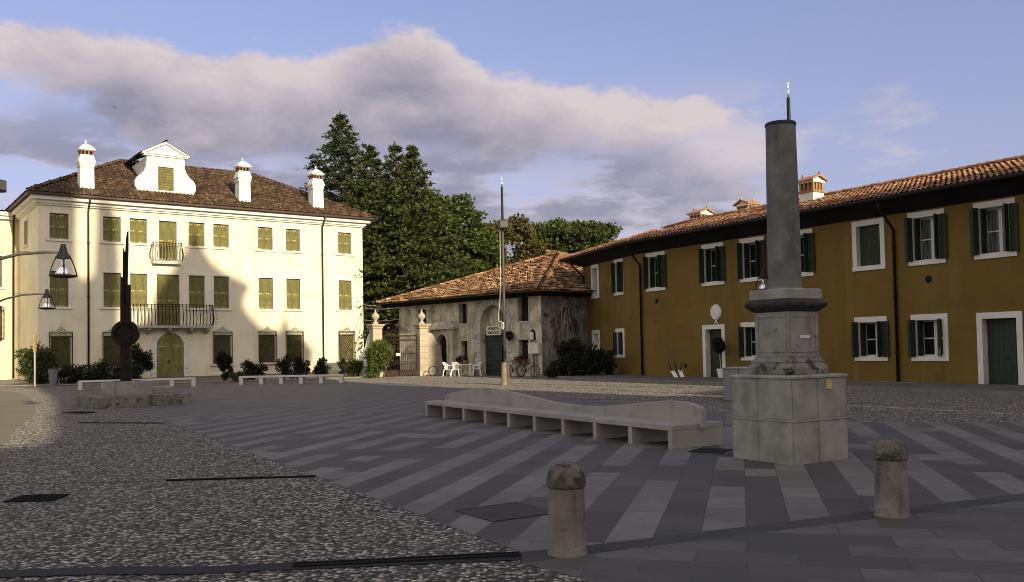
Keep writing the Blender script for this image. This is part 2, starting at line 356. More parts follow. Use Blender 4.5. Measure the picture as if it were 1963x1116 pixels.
def link(o, parent=None, bevel=0, loc=None, sharp=None):
    COL.objects.link(o)
    if parent: o.parent = parent
    if loc: o.location = loc
    if bevel:
        b = o.modifiers.new('bevel', 'BEVEL'); b.width = bevel; b.segments = 2; b.limit_method = 'ANGLE'; b.angle_limit = R(35)
    if sharp:
        try: o.data.set_sharp_from_angle(angle=R(sharp))
        except Exception: pass
    return o
def tag(o, label=None, cat=None, group=None, kind=None):
    if label: o['label'] = label
    if cat: o['category'] = cat
    if group: o['group'] = group
    if kind: o['kind'] = kind
    return o
def thing(name, label, cat, loc=(0, 0, 0), rz=0, group=None):
    o = bpy.data.objects.new(name, None); COL.objects.link(o); o.location = loc; o.rotation_euler = (0, 0, rz); o.empty_display_size = .3
    return tag(o, label, cat, group)
def dup(root, loc, rz, label, group=None):
    def cp(o, parent):
        c = o.copy(); COL.objects.link(c); c.parent = parent
        for ch in o.children: cp(ch, c)
        return c
    r = cp(root, None); r.location = loc; r.rotation_euler = (0, 0, rz); r['label'] = label
    if group: r['group'] = group
    return r
def structure(mb, name, mats, z=0.0):
    o = mb.build(name, mats); o['kind'] = 'structure'; o.location.z = z; return o
def flat_poly(pts, z=0):
    m = MB(); m.add([(x, y, z) for x, y in pts], [tuple(range(len(pts)))]); return m

def wall(mb, x0, x1, z0, z1, ops, y=0, depth=.25, m=0, back=None, rev=None):
    """vertical wall in the x,z plane with rectangular openings, their reveals and (optionally) a back plate"""
    xs = sorted({x0, x1, *[o[0] for o in ops], *[o[1] for o in ops]}); zs = sorted({z0, z1, *[o[2] for o in ops], *[o[3] for o in ops]})
    for a, b in zip(xs, xs[1:]):
        for c, d in zip(zs, zs[1:]):
            cx, cz = (a+b)/2, (c+d)/2
            if any(o[0] < cx < o[1] and o[2] < cz < o[3] for o in ops): continue
            mb.quad((a, y, c), (b, y, c), (b, y, d), (a, y, d), m)
    rv = m if rev is None else rev
    for a, b, c, d in ops:
        e = y+depth
        mb.quad((a, y, c), (a, e, c), (a, e, d), (a, y, d), rv); mb.quad((b, y, c), (b, y, d), (b, e, d), (b, e, c), rv)
        mb.quad((a, y, d), (a, e, d), (b, e, d), (b, y, d), rv); mb.quad((a, y, c), (b, y, c), (b, e, c), (a, e, c), rv)
        if back is not None: mb.quad((a, e, c), (b, e, c), (b, e, d), (a, e, d), back)

def tiled_face(mb, P0, ex, es, L, left, right, T, tw=.22, row=.36, amp=.045, lift=.03, jitter=.0):
    """roof face of barrel tiles; P0 eave start, ex along the eave, es up the slope, L eave length, T slope length;
    left(t), right(t) give the limits along the eave at distance t up the slope"""
    ex = Vector(ex).normalized(); es = Vector(es).normalized(); nn = ex.cross(es).normalized()
    if nn.z < 0: nn = -nn
    nc = int(L/tw); rows = int(T/row)+1; prof = [0, .55, .9, 1.0, .9, .55]
    if mb.uv is None: mb.uv = []
    P0 = Vector(P0); rng = random.Random(int(L*100)+int(T*10))
    for c in range(nc):
        jc = rng.uniform(-1, 1)*jitter
        for r in range(rows):
            t0 = r*row; t1 = min((r+1)*row+.04, T)
            if t1 <= t0+.02: continue
            s0 = c*tw; sm = s0+tw/2
            if sm < left(t0)-tw*.4 or sm > right(t0)+tw*.4: continue
            j = rng.uniform(-1, 1)*jitter; jl = rng.uniform(.6, 1.5) if jitter else 1
            b = len(mb.v)
            for (t, z) in ((t0-(.05 if r == 0 else 0), lift*jl), (t1, 0.0)):
                for k in range(7):
                    s = s0+tw*(k/6); h = (prof[k] if k < 6 else 0)*amp-amp*.3
                    p = P0+ex*(s+jc*.02)+es*(t+j*.03)+nn*(h+z+j*.012); mb.v.append(tuple(p)); mb.uv.append((c+.5, r+.5))
            for k in range(6): mb.f.append((b+k, b+k+1, b+7+k+1, b+7+k)); mb.m.append(0)
    return mb
def tile_caps(mb, a, b, r=.12, seg=.38):
    a = Vector(a); b = Vector(b); d = b-a; n = max(1, int(d.length/seg)); d.normalize(); side = d.cross(Vector((0, 0, 1))).normalized(); up = side.cross(d)
    if mb.uv is None: mb.uv = []
    for i in range(n):
        st = len(mb.v)
        for t, rr_, z in ((i*seg-.02, r*1.08, .03), ((i+1)*seg, r*.9, .0)):
            for k in range(7):
                an = math.pi*k/6; p = a+d*t+side*math.cos(an)*rr_+up*(math.sin(an)*rr_+z); mb.v.append(tuple(p)); mb.uv.append((i+.5, st+.5))
        for k in range(6): mb.f.append((st+k, st+k+1, st+8+k, st+7+k)); mb.m.append(0)

def leaves(mb, pts, size, rng, aspect=.6, flat=0.0, droop=0.0):
    """scatter small leaf quads (diamond shaped) at points (position, outward normal)"""
    for p, nrm in pts:
        d = Vector((rng.gauss(0, 1), rng.gauss(0, 1), rng.gauss(0, 1)*(1-flat)-droop)); d += Vector(nrm)*.6; d.normalize()
        w = d.cross(Vector((rng.gauss(0, 1), rng.gauss(0, 1), rng.gauss(0, 1)))); 
        if w.length < 1e-3: continue
        w.normalize(); s = size*rng.uniform(.65, 1.35); p = Vector(p)
        b = len(mb.v); mb.v += [tuple(p), tuple(p+d*s*.5+w*s*aspect*.5), tuple(p+d*s), tuple(p+d*s*.5-w*s*aspect*.5)]
        mb.f.append((b, b+1, b+2, b+3)); mb.m.append(0)
def blob_pts(c, rx, ry, rz, n, rng, shell=.45):
    out = []
    for _ in range(n):
        d = Vector((rng.gauss(0, 1), rng.gauss(0, 1), rng.gauss(0, 1))).normalized(); k = (shell+(1-shell)*rng.random())
        out.append((Vector((c[0]+d.x*rx*k, c[1]+d.y*ry*k, c[2]+d.z*rz*k)), d))
    return out
# ================================================================== GROUND
structure(flat_poly([(-400, -150), (400, -150), (400, 600), (-400, 600)]), 'ground', 'gravel', 0)
dL = Vector((-.502, .865)); pL = Vector((.04, 7.5))
dBand = Vector((math.sin(R(66.3)), math.cos(R(66.3))))
A0 = Vector((.58, 7.71)); farL = pL+dL*46; nearR = A0+dBand*22
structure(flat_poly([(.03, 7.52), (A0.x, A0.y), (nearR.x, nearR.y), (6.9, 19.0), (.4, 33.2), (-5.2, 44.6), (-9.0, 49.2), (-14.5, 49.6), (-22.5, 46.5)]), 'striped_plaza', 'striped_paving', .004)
nb = Vector((dBand.y, -dBand.x))
structure(flat_poly([tuple(Vector((.02, 7.47))), tuple(Vector((.05, 7.12))+nb*0), tuple(A0+nb*.33+Vector((-.1, 0))), tuple(nearR+nb*.33), tuple(nearR), tuple(A0), (.03, 7.52)]), 'dark_band', 'dark_band', .004)
e0 = A0+nb*.33+Vector((-.1, 0)); e1_ = nearR+nb*.33
structure(flat_poly([(.05, 7.12), tuple(e0), tuple(e1_), (20, 2), (.9, 2), (.55, 6.55)]), 'slab_paving', 'slab_paving', .004)
structure(flat_poly([(-9.0, 15.0), (-10.16, 18.04), (-11.3, 20.2), (-12.64, 23.32), (-14.65, 27.62), (-16.22, 30.5), (-18.66, 34.89), (-20.34, 37.64), (-23.21, 42.14), (-25.5, 45.27), (-30, 49), (-40, 52), (-40, 15)]), 'asphalt_road', 'asphalt', .004)
# joints and slot drains in the gravel
j = MB(); j.quad((-9, 12.0, 0), (-4.67, 12.06, 0), (-4.67, 12.12, 0), (-9, 12.06, 0)); j.quad((-16, 17.2, 0), (-6.0, 17.4, 0), (-6.0, 17.46, 0), (-16, 17.26, 0))
j.quad((2.0, 29.2, 0), (9.9, 24.2, 0), (9.95, 24.3, 0), (2.05, 29.3, 0)); j.quad((-9.2, 47.5, 0), (-.6, 43.2, 0), (-.6, 43.35, 0), (-9.2, 47.65, 0)); j.quad((-.2, 42.9, 0), (10.5, 31.6, 0), (10.6, 31.75, 0), (-.2, 43.1, 0))
structure(j, 'paving_joints', 'dark_band', .004)
rub = MB(); pts = [(-4.6, 7.18), (-3.2, 7.25), (-2.5, 7.20), (-1.9, 7.27), (-1.2, 7.34), (.03, 7.47)]
for a, b in zip(pts, pts[1:]): rub.quad((a[0], a[1]-.24, 0), (b[0], b[1]-.24, 0), (b[0], b[1], 0), (a[0], a[1], 0))
structure(rub, 'channel_strip', 'rubber', .008)

def grate(name, label, cx, cy, L, w, rz, group, slots=None):
    t = thing(name, label, 'drain', (cx, cy, .004), rz, group)
    f = MB(); b = .02
    f.box(-L/2, L/2, -w/2, -w/2+b, 0, .014); f.box(-L/2, L/2, w/2-b, w/2, 0, .014); f.box(-L/2, -L/2+b, -w/2+b, w/2-b, 0, .014); f.box(L/2-b, L/2, -w/2+b, w/2-b, 0, .014)
    f.build('frame', 'cast_iron', t)
    g = MB(); n = slots or int(L/.035)
    for i in range(n):
        x = -L/2+b+(L-2*b)*(i+.25)/n; g.box(x, x+(L-2*b)/n*.45, -w/2+b, w/2-b, .001, .011)
    g.build('bars', 'cast_iron', t)
    v = MB(); v.quad((-L/2+b, -w/2+b, 0), (L/2-b, -w/2+b, 0), (L/2-b, w/2-b, 0), (-L/2+b, w/2-b, 0)); v.build('pit', 'dark_void', t); return t
G = 'drain covers set in the paving'
grate('drain_grate', 'long slotted channel grate at the front edge of the gravel beside the dark strip', -.87, 7.30, 1.82, .13, R(7.5), G)
grate('drain_grate', 'dark rectangular drain cover in the gravel at the left', -5.72, 10.80, .56, .46, R(3), G, 10)
grate('drain_grate', 'thin slot drain crossing the gravel up to the paving edge', -3.69, 12.18, 1.98, .09, R(3.5), G)
grate('drain_grate', 'small dark drain cover in front of the sculpture plinth', -12.95, 26.85, .95, .55, R(-25), G, 12)
grate('drain_grate', 'faint slot drain across the gravel before the sculpture', -9.8, 22.45, 2.5, .10, R(-15), G)
mh = thing('manhole_cover', 'square stone manhole cover in the striped paving behind the left bollard', 'manhole', (-.10, 9.35, .008), R(-30+12))
m = MB(); m.box(-.36, .36, -.36, .36, 0, .006); m.build('lid', 'manhole_stone', mh)
m = MB(); m.box(-.39, .39, -.39, -.363, 0, .009); m.box(-.39, .39, .363, .39, 0, .009); m.box(-.39, -.363, -.363, .363, 0, .009); m.box(.363, .39, -.363, .363, 0, .009); m.build('frame', 'dark_band', mh)
mh.rotation_euler.z = R(32)
pit = thing('floor_light_pit', 'dark square pit cover between the concrete bench and the column base', 'pit cover', (3.16, 14.35, .006), R(57))
m = MB(); m.box(-.31, .31, -.31, .31, 0, .006); m.build('plate', 'dark_void', pit)
m = MB(); m.box(-.34, .34, .312, .335, 0, .012); m.box(-.34, .34, -.335, -.312, 0, .012); m.build('rim', 'concrete', pit)

# ================================================================== VILLA
VR = R(36.6); VO = (-25.51, 66.74, 0)
villa = thing('villa', 'pale cream three storey villa with hipped brown tile roof and closed olive shutters', 'house', VO, VR)
XL, XR, VD, ZT = -8.72, 16.02, 14.0, 12.9
TOPW = [(-7.43, 1.22), (-3.97, 1.18), (-2.17, 1.19), (2.04, 1.18), (3.91, 1.19), (7.44, 1.20), (9.75, 1.21), (14.34, 1.20)]
ops = [(x-w/2, x+w/2, 9.86, 11.66) for x, w in TOPW]+[(x-w/2, x+w/2, 5.14, 7.62) for x, w in TOPW]
BDX = -.08
ops += [(BDX-.64, BDX+.64, 8.72, 11.62), (BDX-.82, BDX+.82, 3.78, 7.62)]
GRX = [-7.34, -3.92, 3.94, 7.50, 9.79, 14.40]
ops += [(x-.62, x+.62, .95, 3.05) for x in GRX]
wm = MB(); wall(wm, XL, XR, 0, ZT, ops, 0, .16)
sw = MB(); wall(sw, -VD, 0, 0, ZT, [(-6.0, -4.6, 9.9, 11.7)], 0, .16)
for f in sw.f:
    wm.add([(XL+p[1], -p[0], p[2]) for p in (sw.v[i] for i in f)], [(0, 1, 2, 3)], 0)
wm.quad((XR, 0, 0), (XR, VD, 0), (XR, VD, ZT), (XR, 0, ZT)); wm.quad((XL, VD, 0), (XR, VD, 0), (XR, VD, ZT), (XL, VD, ZT))
wm.build('wall', 'villa_plaster', villa)
c = MB()
for (p, z0, z1) in ((.14, 12.18, 12.30), (.26, 12.30, 12.52), (.52, 12.52, 12.80)):
    c.box(XL-p, XR+p, -p, -.002, z0, z1); c.box(XL-p, XL-.002, .0, VD, z0, z1); c.box(XR+.002, XR+p, .0, VD, z0, z1)
c.build('cornice', 'white_stucco', villa, bevel=.02)
g = MB(); E_ = .78
for (a, b, d, e) in ((XL-E_, XR+E_, -E_, -E_+.16), (XL-E_, XL-E_+.16, -E_+.16, VD), (XR+E_-.16, XR+E_, -E_+.16, VD)): g.box(a, b, d, e, 12.80, 12.98)
g.box(XL-.62, XR+.62, -.62, -.50, 12.804, 12.86)
g.build('gutter', 'brown_gutter', villa, bevel=.03)
# roof
HALF = VD/2; RISE = 4.25; EO = .78; Z0 = 12.98; SL = math.hypot(HALF+EO, RISE); Lf = XR-XL+2*EO; rt = (HALF+EO)/SL
rf = MB(); zb = Z0-.04
xr0, xr1 = XL+HALF, XR-HALF
cor = [(XL-EO, -EO, zb), (XR+EO, -EO, zb), (XR+EO, VD+EO, zb), (XL-EO, VD+EO, zb), (xr0, HALF, zb+RISE), (xr1, HALF, zb+RISE)]
rf.uv = []
rf.add(cor, [(0, 1, 5, 4), (1, 2, 5), (2, 3, 4, 5), (3, 0, 4), (3, 2, 1, 0)]); rf.uv = [(0, 0)]*6
tiled_face(rf, (XL-EO, -EO, Z0), (1, 0, 0), (0, HALF+EO, RISE), Lf, lambda t: t*rt, lambda t: Lf-t*rt, SL, tw=.27, row=.42, amp=.075, jitter=.3)
tiled_face(rf, (XL-EO, VD+EO, Z0), (0, -1, 0), (HALF+EO, 0, RISE), VD+2*EO, lambda t: t*rt, lambda t: VD+2*EO-t*rt, SL, tw=.27, row=.42, amp=.075, jitter=.3)
for a, b in ((cor[0], cor[4]), (cor[1], cor[5]), (cor[4], cor[5]), (cor[3], cor[4])): tile_caps(rf, Vector(a)+Vector((0, 0, .09)), Vector(b)+Vector((0, 0, .09)), .11)
roof = rf.build('roof', 'tile_brown', villa)
slope_z = lambda y: Z0+RISE/(HALF+EO)*(y+EO)
def villa_chimney(x):
    y = .85; ch = MB()
    ch.lathe([(.60, -.55), (.60, 0), (.58, .9), (.57, 1.45)], sq=True)
    ch.lathe([(.60, 1.45), (.64, 1.5), (.62, 1.62), (.70, 1.80), (.66, 1.95), (.56, 2.2), (.52, 2.32)], sq=True)
    for i in range(4):
        for k in range(4):
            a = -.46+.92*k/3; p = [(a, -.46), (a, .46), (-.46, a), (.46, a)][i]
            ch.box(p[0]-.055, p[0]+.055, p[1]-.055, p[1]+.055, 2.321, 2.58, 1)
    ch.lathe([(.38, 2.321), (.38, 2.579)], sq=True, m=2)
    ch.lathe([(.50, 2.58), (.66, 2.64), (.68, 2.74), (.58, 2.82), (.40, 3.0), (.16, 3.14), (.10, 3.16)], sq=True)
    ch.lathe([(.05, 3.14), (.045, 3.2), (.09, 3.26), (.10, 3.32), (.05, 3.4), (.01, 3.44)], n=8)
    o = ch.build('chimney', ['white_stucco', 'terracotta', 'dark_void'], roof, bevel=.02, loc=(x, y, 13.78), )
    o.scale = (.80, .80, 1.0); return o
for x in (-5.53, 5.96, 12.2): villa_chimney(x)
# dormer
dx = .08; dm = MB()
half = [(2.0, 13.85), (2.22, 14.25), (2.24, 14.6), (2.08, 14.95), (1.78, 15.2), (1.54, 15.5), (1.42, 15.85), (1.39, 16.3), (1.39, 16.62)]
poly = [(dx+a, b) for a, b in half]+[(dx-a, b) for a, b in reversed(half)]
dy = .95
wop = (dx-.57, dx+.57, 14.08, 15.86)
# front plate in four pieces round the window
right_ = [(wop[1], 13.85)]+[(dx+a, b) for a, b in half]+[(wop[1], 16.62)]
dm.prism(right_, dy, dy+.35); dm.prism([(2*dx-a, b) for a, b in right_], dy, dy+.35)
dm.box(wop[0], wop[1], dy, dy+.35, 13.85, wop[2]); dm.box(wop[0], wop[1], dy, dy+.35, wop[3], 16.62)
dm.box(dx-1.62, dx+1.62, dy-.10, dy+.40, 16.62, 16.74); dm.box(dx-1.74, dx+1.74, dy-.18, dy+.40, 16.74, 16.84)
dm.prism([(dx-1.72, 16.84), (dx+1.72, 16.84), (dx, 17.72)], dy-.02, dy+.38)
for s in (-1, 1):
    dm.prism([(dx+s*1.78, 16.84), (dx+s*1.50, 16.84), (dx, 17.60), (dx, 17.80)], dy-.16, dy-.021)
for s in (-1, 1): dm.box(dx+s*1.25-.05, dx+s*1.25+.05, dy+.36, 6.2, 14.0, 16.6)
dorm = dm.build('dormer', 'white_stucco', villa, bevel=.015)
w_ = MB(); w_.box(wop[0], wop[1], dy+.14, dy+.2, wop[2], wop[3])
for k in range(9): zz = wop[2]+.04+k*.195; w_.box(wop[0]+.03, wop[1]-.03, dy+.11, dy+.139, zz, zz+.16)
w_.build('window', 'olive_shutter', dorm)
dr = MB(); dr.uv = []
dsl = math.hypot(1.75, .90)
for s in (-1, 1):
    tiled_face(dr, (dx+s*1.75, dy-.2 if s > 0 else 7.0, 16.86), (0, s, 0), (-s*1.75, 0, .90), 7.0-dy+.2, lambda t: 0, lambda t: 99, dsl, jitter=.2)
tile_caps(dr, (dx, dy-.15, 17.80), (dx, 7.2, 17.80), .1)
dr.build('dormer_roof', 'tile_brown', dorm)
for s in (-1, 1): ft = MB(); ft.box(dx+s*1.75-.16, dx+s*1.75+.16, dy-.12, dy+.5, 13.72, 13.90); ft.build('foot_block', 'lichen_dark', dorm)

CACHE = {}
def cached(key, fn):
    if key not in CACHE: CACHE[key] = fn()
    return CACHE[key]
def obj(name, me, parent, loc=(0, 0, 0), rot=None, bevel=0):
    o = bpy.data.objects.new(name, me); o.location = loc
    if rot: o.rotation_euler = rot
    return link(o, parent, bevel)
def frame_mesh(w, h, b, proud, sill):
    m = MB(); m.box(-w/2-b, -w/2, -proud, -.002, 0, h); m.box(w/2, w/2+b, -proud, -.002, 0, h); m.box(-w/2-b, w/2+b, -proud, -.002, h, h+b)
    return m
def leaf_mesh(w, h, hinge):
    m = MB(); n = max(2, round(w/.17)); pw = w/n
    for i in range(n): m.box(i*pw+.006, (i+1)*pw-.006, -.03, 0, .01, h-.01)
    m.box(.004, w-.004, -.012, .006, .012, h-.012)
    if hinge:
        zs = (.08, .5*h, .93*h) if h < 2 else (.10, .50*h)
        for z in zs:
            m.box(.02, w*.55, -.042, -.031, z-.022, z+.022, 1)
            for q in range(3): x = .12+q*(w-.2)/2.4; m.box(x-.018, x+.018, -.045, -.031, z-.10+.03*(q % 2), z-.03, 1)
    return m
def villa_window(x, z0, h, w, olive='olive_shutter', sill=True, parent=None, root=None):
    key = ('vw', round(w, 2), round(h, 2), sill)
    fm = cached(key, lambda: frame_mesh(w, h, .15, .045, sill).mesh('window', 'white_stone'))
    o = obj('window', fm, root or villa, (x, 0, z0), bevel=.01)
    lm = cached(('vl', round(w, 2), round(h, 2)), lambda: leaf_mesh(w/2, h, True).mesh('shutter', [olive, 'brass_iron']))
    obj('shutter', lm, o, (-w/2, .145, 0)); obj('shutter', lm, o, (0, .145, 0))
    if sill:
        sm = cached(('vs', round(w, 2)), lambda: (lambda m: (m.box(-w/2-.24, w/2+.24, -.11, -.002, -.15, -.002), m)[1])(MB()).mesh('sill', 'white_stone'))
        obj('sill', sm, o, (0, 0, 0), bevel=.01)
    return o
for x, w in TOPW:
    villa_window(x, 9.86, 1.80, 1.20); villa_window(x, 5.14, 2.48, 1.18)
villa_window(BDX, 8.72, 2.90, 1.28, sill=False); villa_window(BDX, 3.78, 3.84, 1.64, sill=False)
s_ = villa_window(0, 9.9, 1.8, 1.4); s_.location = (XL, 5.3, 9.9); s_.rotation_euler.z = R(-90)
# grille windows of the ground floor
def grille_meshes():
    W2, H = .72, 2.40
    a = MB(); y = -.20
    for z in (0, H-.26, H): a.tube([(-W2, y, z), (W2, y, z)], .026, 4)
    for x in (-W2, W2): a.tube([(x, y, 0), (x, y, H)], .028, 4)
    for x in (W2, -W2):
        a.tube([(x, 0, H), (x, y, H)], .016, 4); a.tube([(x, 0, 0), (x, y, 0)], .016, 4); a.tube([(x, 0, H*.5), (x, y, H*.5)], .016, 4)
    for x in (-W2+.16, W2-.16): a.tube([(x, y, 0), (x, y, H-.26)], .014, 4)
    for k in range(9):
        cx = -W2+.08+k*(2*W2-.16)/8; a.tube([(cx+.06*math.cos(t), y, H-.13+.09*math.sin(t)) for t in [i*math.pi/4 for i in range(8)]], .010, 4, closed=True)
    for k in range(12):
        cz = .09+k*(H-.36)/11.5
        for x in (-W2+.08, W2-.08): a.tube([(x+.055*math.cos(t), y, cz+.075*math.sin(t)) for t in [i*math.pi/3 for i in range(6)]], .009, 4, closed=True)
    b = MB(); w = W2-.16; h = H-.26; st = .21
    k = -h
    while k < 2*w:
        for s in (1, -1):
            p = []
            x0 = max(0, k); x1 = min(2*w, k+h)
            if x1-x0 > .03:
                z0 = x0-k; z1 = x1-k
                b.tube([(s*(x0-w), y+(.004*s), z0), (s*(x1-w), y+(.004*s), z1)], .015, 4)
        k += st
    c = MB()
    for s in (-1, 1):
        c.tube([(s*W2, y, H), (s*.5, y, H+.10), (s*.25, y, H+.14), (s*.12, y, H+.22)], .014, 4)
        c.tube([(s*(.17+.12*math.cos(t)), y, H+.16+.10*math.sin(t)) for t in [i*math.pi/3 for i in range(6)]], .011, 4, closed=True)
        c.tube([(s*(.07+.05*math.cos(t)), y, H+.32+.08*math.sin(t)) for t in [i*math.pi/3 for i in range(6)]], .011, 4, closed=True)
        c.tube([(s*W2, y, H), (s*W2, y, H+.10)], [.02, .008], 4)
    c.tube([(0, y, H), (0, y, H+.50)], [.014, .006], 4)
    d = MB(); d.box(-.62, 0, .06, .09, .03, 2.13); d.box(.005, .62, .06, .09, .03, 2.13)
    for q in range(1, 4):
        d.box(-.62+q*.155-.004, -.62+q*.155+.004, .05, .059, .03, 2.13); d.box(q*.155-.004, q*.155+.004, .05, .059, .03, 2.13)
    e = MB(); e.box(-.92, .92, -.24, -.002, -.16, -.03)
    return [q.mesh(n, mm) for q, n, mm in ((a, 'grille_frame', 'black_iron'), (b, 'lattice', 'black_iron'), (c, 'crest', 'black_iron'), (d, 'window', 'olive_shutter'), (e, 'sill', 'white_stone'))]
GM = grille_meshes()
for x in GRX:
    o = obj('window', GM[3], villa, (x, 0, .92))
    obj('grille_frame', GM[0], o); obj('lattice', GM[1], o); obj('crest', GM[2], o); obj('sill', GM[4], o, bevel=.01)
# entrance door with stone surround
DX = .05
sr = MB()
RI, RO, ZS = .98, 1.40, 2.30
for s in (-1, 1):
    z = 0; k = 0
    while z < ZS-.05:
        hgt = .29; wd = .42 if k % 2 else .34
        sr.box(min(DX+s*RI, DX+s*(RI+wd)), max(DX+s*RI, DX+s*(RI+wd)), -.09, -.002, z+.008, z+hgt-.008); z += hgt; k += 1
N_ = 13
for k in range(N_):
    a0 = math.pi*k/N_+.012; a1 = math.pi*(k+1)/N_-.012; ro = RO if k % 2 == 0 else RO-.06
    if k == N_//2: ro = RO+.12
    sr.prism([(DX+RI*math.cos(t), ZS+RI*math.sin(t)) for t in (a0, (a0+a1)/2, a1)]+[(DX+ro*math.cos(t), ZS+ro*math.sin(t)) for t in (a1, (a0+a1)/2, a0)], -.09 if k != N_//2 else -.13, -.002)
sr.build('door_surround', 'white_stone', villa, bevel=.012)
dd_ = MB(); arc = [(DX+.965*math.cos(math.pi*i/20), ZS+.965*math.sin(math.pi*i/20)) for i in range(21)]
for k in range(12):
    x0 = DX-.965+k*.1608; x1 = x0+.155; ztop = lambda x: ZS+math.sqrt(max(0, .965**2-(x-DX)**2))
    dd_.prism([(x0, .02), (x1, .02), (x1, ztop(x1)), ((x0+x1)/2, ztop((x0+x1)/2)), (x0, ztop(x0))], -.035, -.004)
door = dd_.build('door', 'olive_door', villa)
hb = MB(); hb.box(DX-1.06, DX-.30, -.05, -.036, ZS-.03, ZS+.03); hb.box(DX+.3, DX+1.06, -.05, -.036, ZS-.03, ZS+.03); hb.build('hinge_strap', 'brass_iron', door)
hb = MB(); hb.tube([(DX-.07, -.06, 1.0), (DX-.07, -.09, 1.08), (DX-.07, -.06, 1.16)], .02, 6); hb.sphere((DX-.1, -.06, 1.2), .05, .03, .07); hb.build('handle', 'black_iron', door)
# balconies
def balcony(x0, x1, z, dep, H, step, brk, name='balcony', cols=('black_iron', 'grey_stone'), rb=.03):
    b = MB(); b.box(x0, x1, -dep, -.05, z-.10, z); b.box(x0+.05, x1-.05, -dep+.05, -.05, z-.19, z-.10)
    o = b.build(name, cols[1], villa, bevel=.02)
    if brk:
        for x in brk:
            k = MB(); k.prism([(-.05, z-.19), (-dep+.15, z-.19), (-dep+.1, z-.30), (-dep+.35, z-.42), (-.05, z-.62)], x-.11, x+.11)
            k2 = MB(); k2.v = [(p[1], p[0], p[2]) for p in k.v]; k2.f = k.f; k2.m = k.m; k2.build('bracket', cols[1], o, bevel=.015)
    r = MB(); bel = lambda t: .26*math.sin(math.pi*min(1, t*1.25))**1.3*(1 if t < .8 else .0)-.02
    prof = [(t, .22*math.sin(math.pi*(t**.75))*(1-t*.55)+.02*t) for t in [i/9 for i in range(10)]]
    n = int((x1-x0-.1)/step)
    for i in range(n+1):
        x = x0+.05+(x1-x0-.1)*i/n; r.tube([(x, -dep+.06-d_, z+t*H) for t, d_ in prof], rb, 4)
    ns = max(2, int((dep-.1)/step))
    for s, xx in ((-1, x0+.05), (1, x1-.05)):
        for i in range(1, ns): r.tube([(xx+s*d_, -dep+.06+(dep-.1)*i/ns, z+t*H) for t, d_ in prof], rb, 4)
        r.tube([(xx, -dep+.06, z+H), (xx, -.0, z+H)], .02, 4)
        for q in range(5): 
            zz = z+H*(.15+.17*q); dd2 = .18*math.sin(math.pi*((.15+.17*q)**.75))
            r.tube([(xx+s*(dd2+.05+.06*math.cos(a)), -dep+.0-dd2, zz+.06*math.sin(a)) for a in [i*math.pi/3 for i in range(6)]], .012, 4, closed=True)
    r.tube([(x0+.03, -dep+.06, z+H), (x1-.03, -dep+.06, z+H)], .022, 4); r.tube([(x0+.03, -dep+.05, z+.05), (x1-.03, -dep+.05, z+.05)], .015, 4)
    r.tube([(x0+.03, -dep+.06, z+H-.14), (x1-.03, -dep+.06, z+H-.14)], .011, 4)
    r.build('railing', 'black_iron', o)
    return o
balcony(-3.05, 3.02, 3.80, .90, 1.55, .245, (-1.6, -.13, 1.42, 2.66))
balcony(-1.28, .86, 8.58, .50, 1.38, .215, None, cols=('black_iron', 'white_stone'), rb=.025)
def downpipe(parent, x, y, z0, z1, r=.07, m='brown_gutter', out=.7):
    t = MB(); t.tube([(x, y-out, z1), (x, y-out+.02, z1-.2), (x, y-.1, z1-.95), (x, y-.1, z0)], r, 8)
    for z in (z0+1.0, z0+(z1-z0)*.45, z0+(z1-z0)*.75): t.tube([(x-.002, y-.1, z), (x, y-.1, z+.10)], r*1.35, 8)
    return t.build('downpipe', m, parent, smooth=True)
downpipe(villa, -5.56, 0, .1, 12.85); downpipe(villa, 12.30, 0, .1, 12.85)

# side wing of the villa: its own house behind the left corner
wing = thing('side_house', 'pale yellow sunlit house joined behind the left corner of the villa', 'house', (VO[0]+XL*math.cos(VR)-8.9*math.sin(VR), VO[1]+XL*math.sin(VR)+8.9*math.cos(VR), 0), VR)
m = MB(); wall(m, -14, 0, 0, 12.7, [(-2.3, -1.1, 7.0, 9.4), (-2.3, -1.1, 2.9, 5.6), (-5.5, -4.3, 7.0, 9.4)], 0, .16); m.quad((-14, 0, 0), (-14, 8, 0), (-14, 8, 12.7), (-14, 0, 12.7)); m.quad((-14, 8, 0), (0, 8, 0), (0, 8, 12.7), (-14, 8, 12.7)); m.build('wall', 'wing_plaster', wing)
m = MB(); m.box(-14.4, -.01, -.3, -.004, 12.2, 12.45); m.box(-14.5, -.01, -.5, -.004, 12.45, 12.75); m.build('cornice', 'white_stucco', wing)
m = MB(); m.uv = []; tiled_face(m, (-14.5, -.7, 12.78), (1, 0, 0), (0, 4.7, .25), 14.4, lambda t: 0, lambda t: 99, 5.2); m.build('roof', 'tile_brown', wing)
for z in (7.0, ): 
    for x in (-1.7, -4.9): villa_window(x, z, 2.4, 1.18, root=wing)
o = obj('window', GM[3], wing, (-1.7, 0, 3.1)); obj('grille_frame', GM[0], o); obj('lattice', GM[1], o)
m = MB(); m.tube([(-.35, -.12, .1), (-.35, -.12, 11.9), (-.35, -.5, 12.5)], .075, 8); m.build('downpipe', 'brown_gutter', wing, smooth=True)

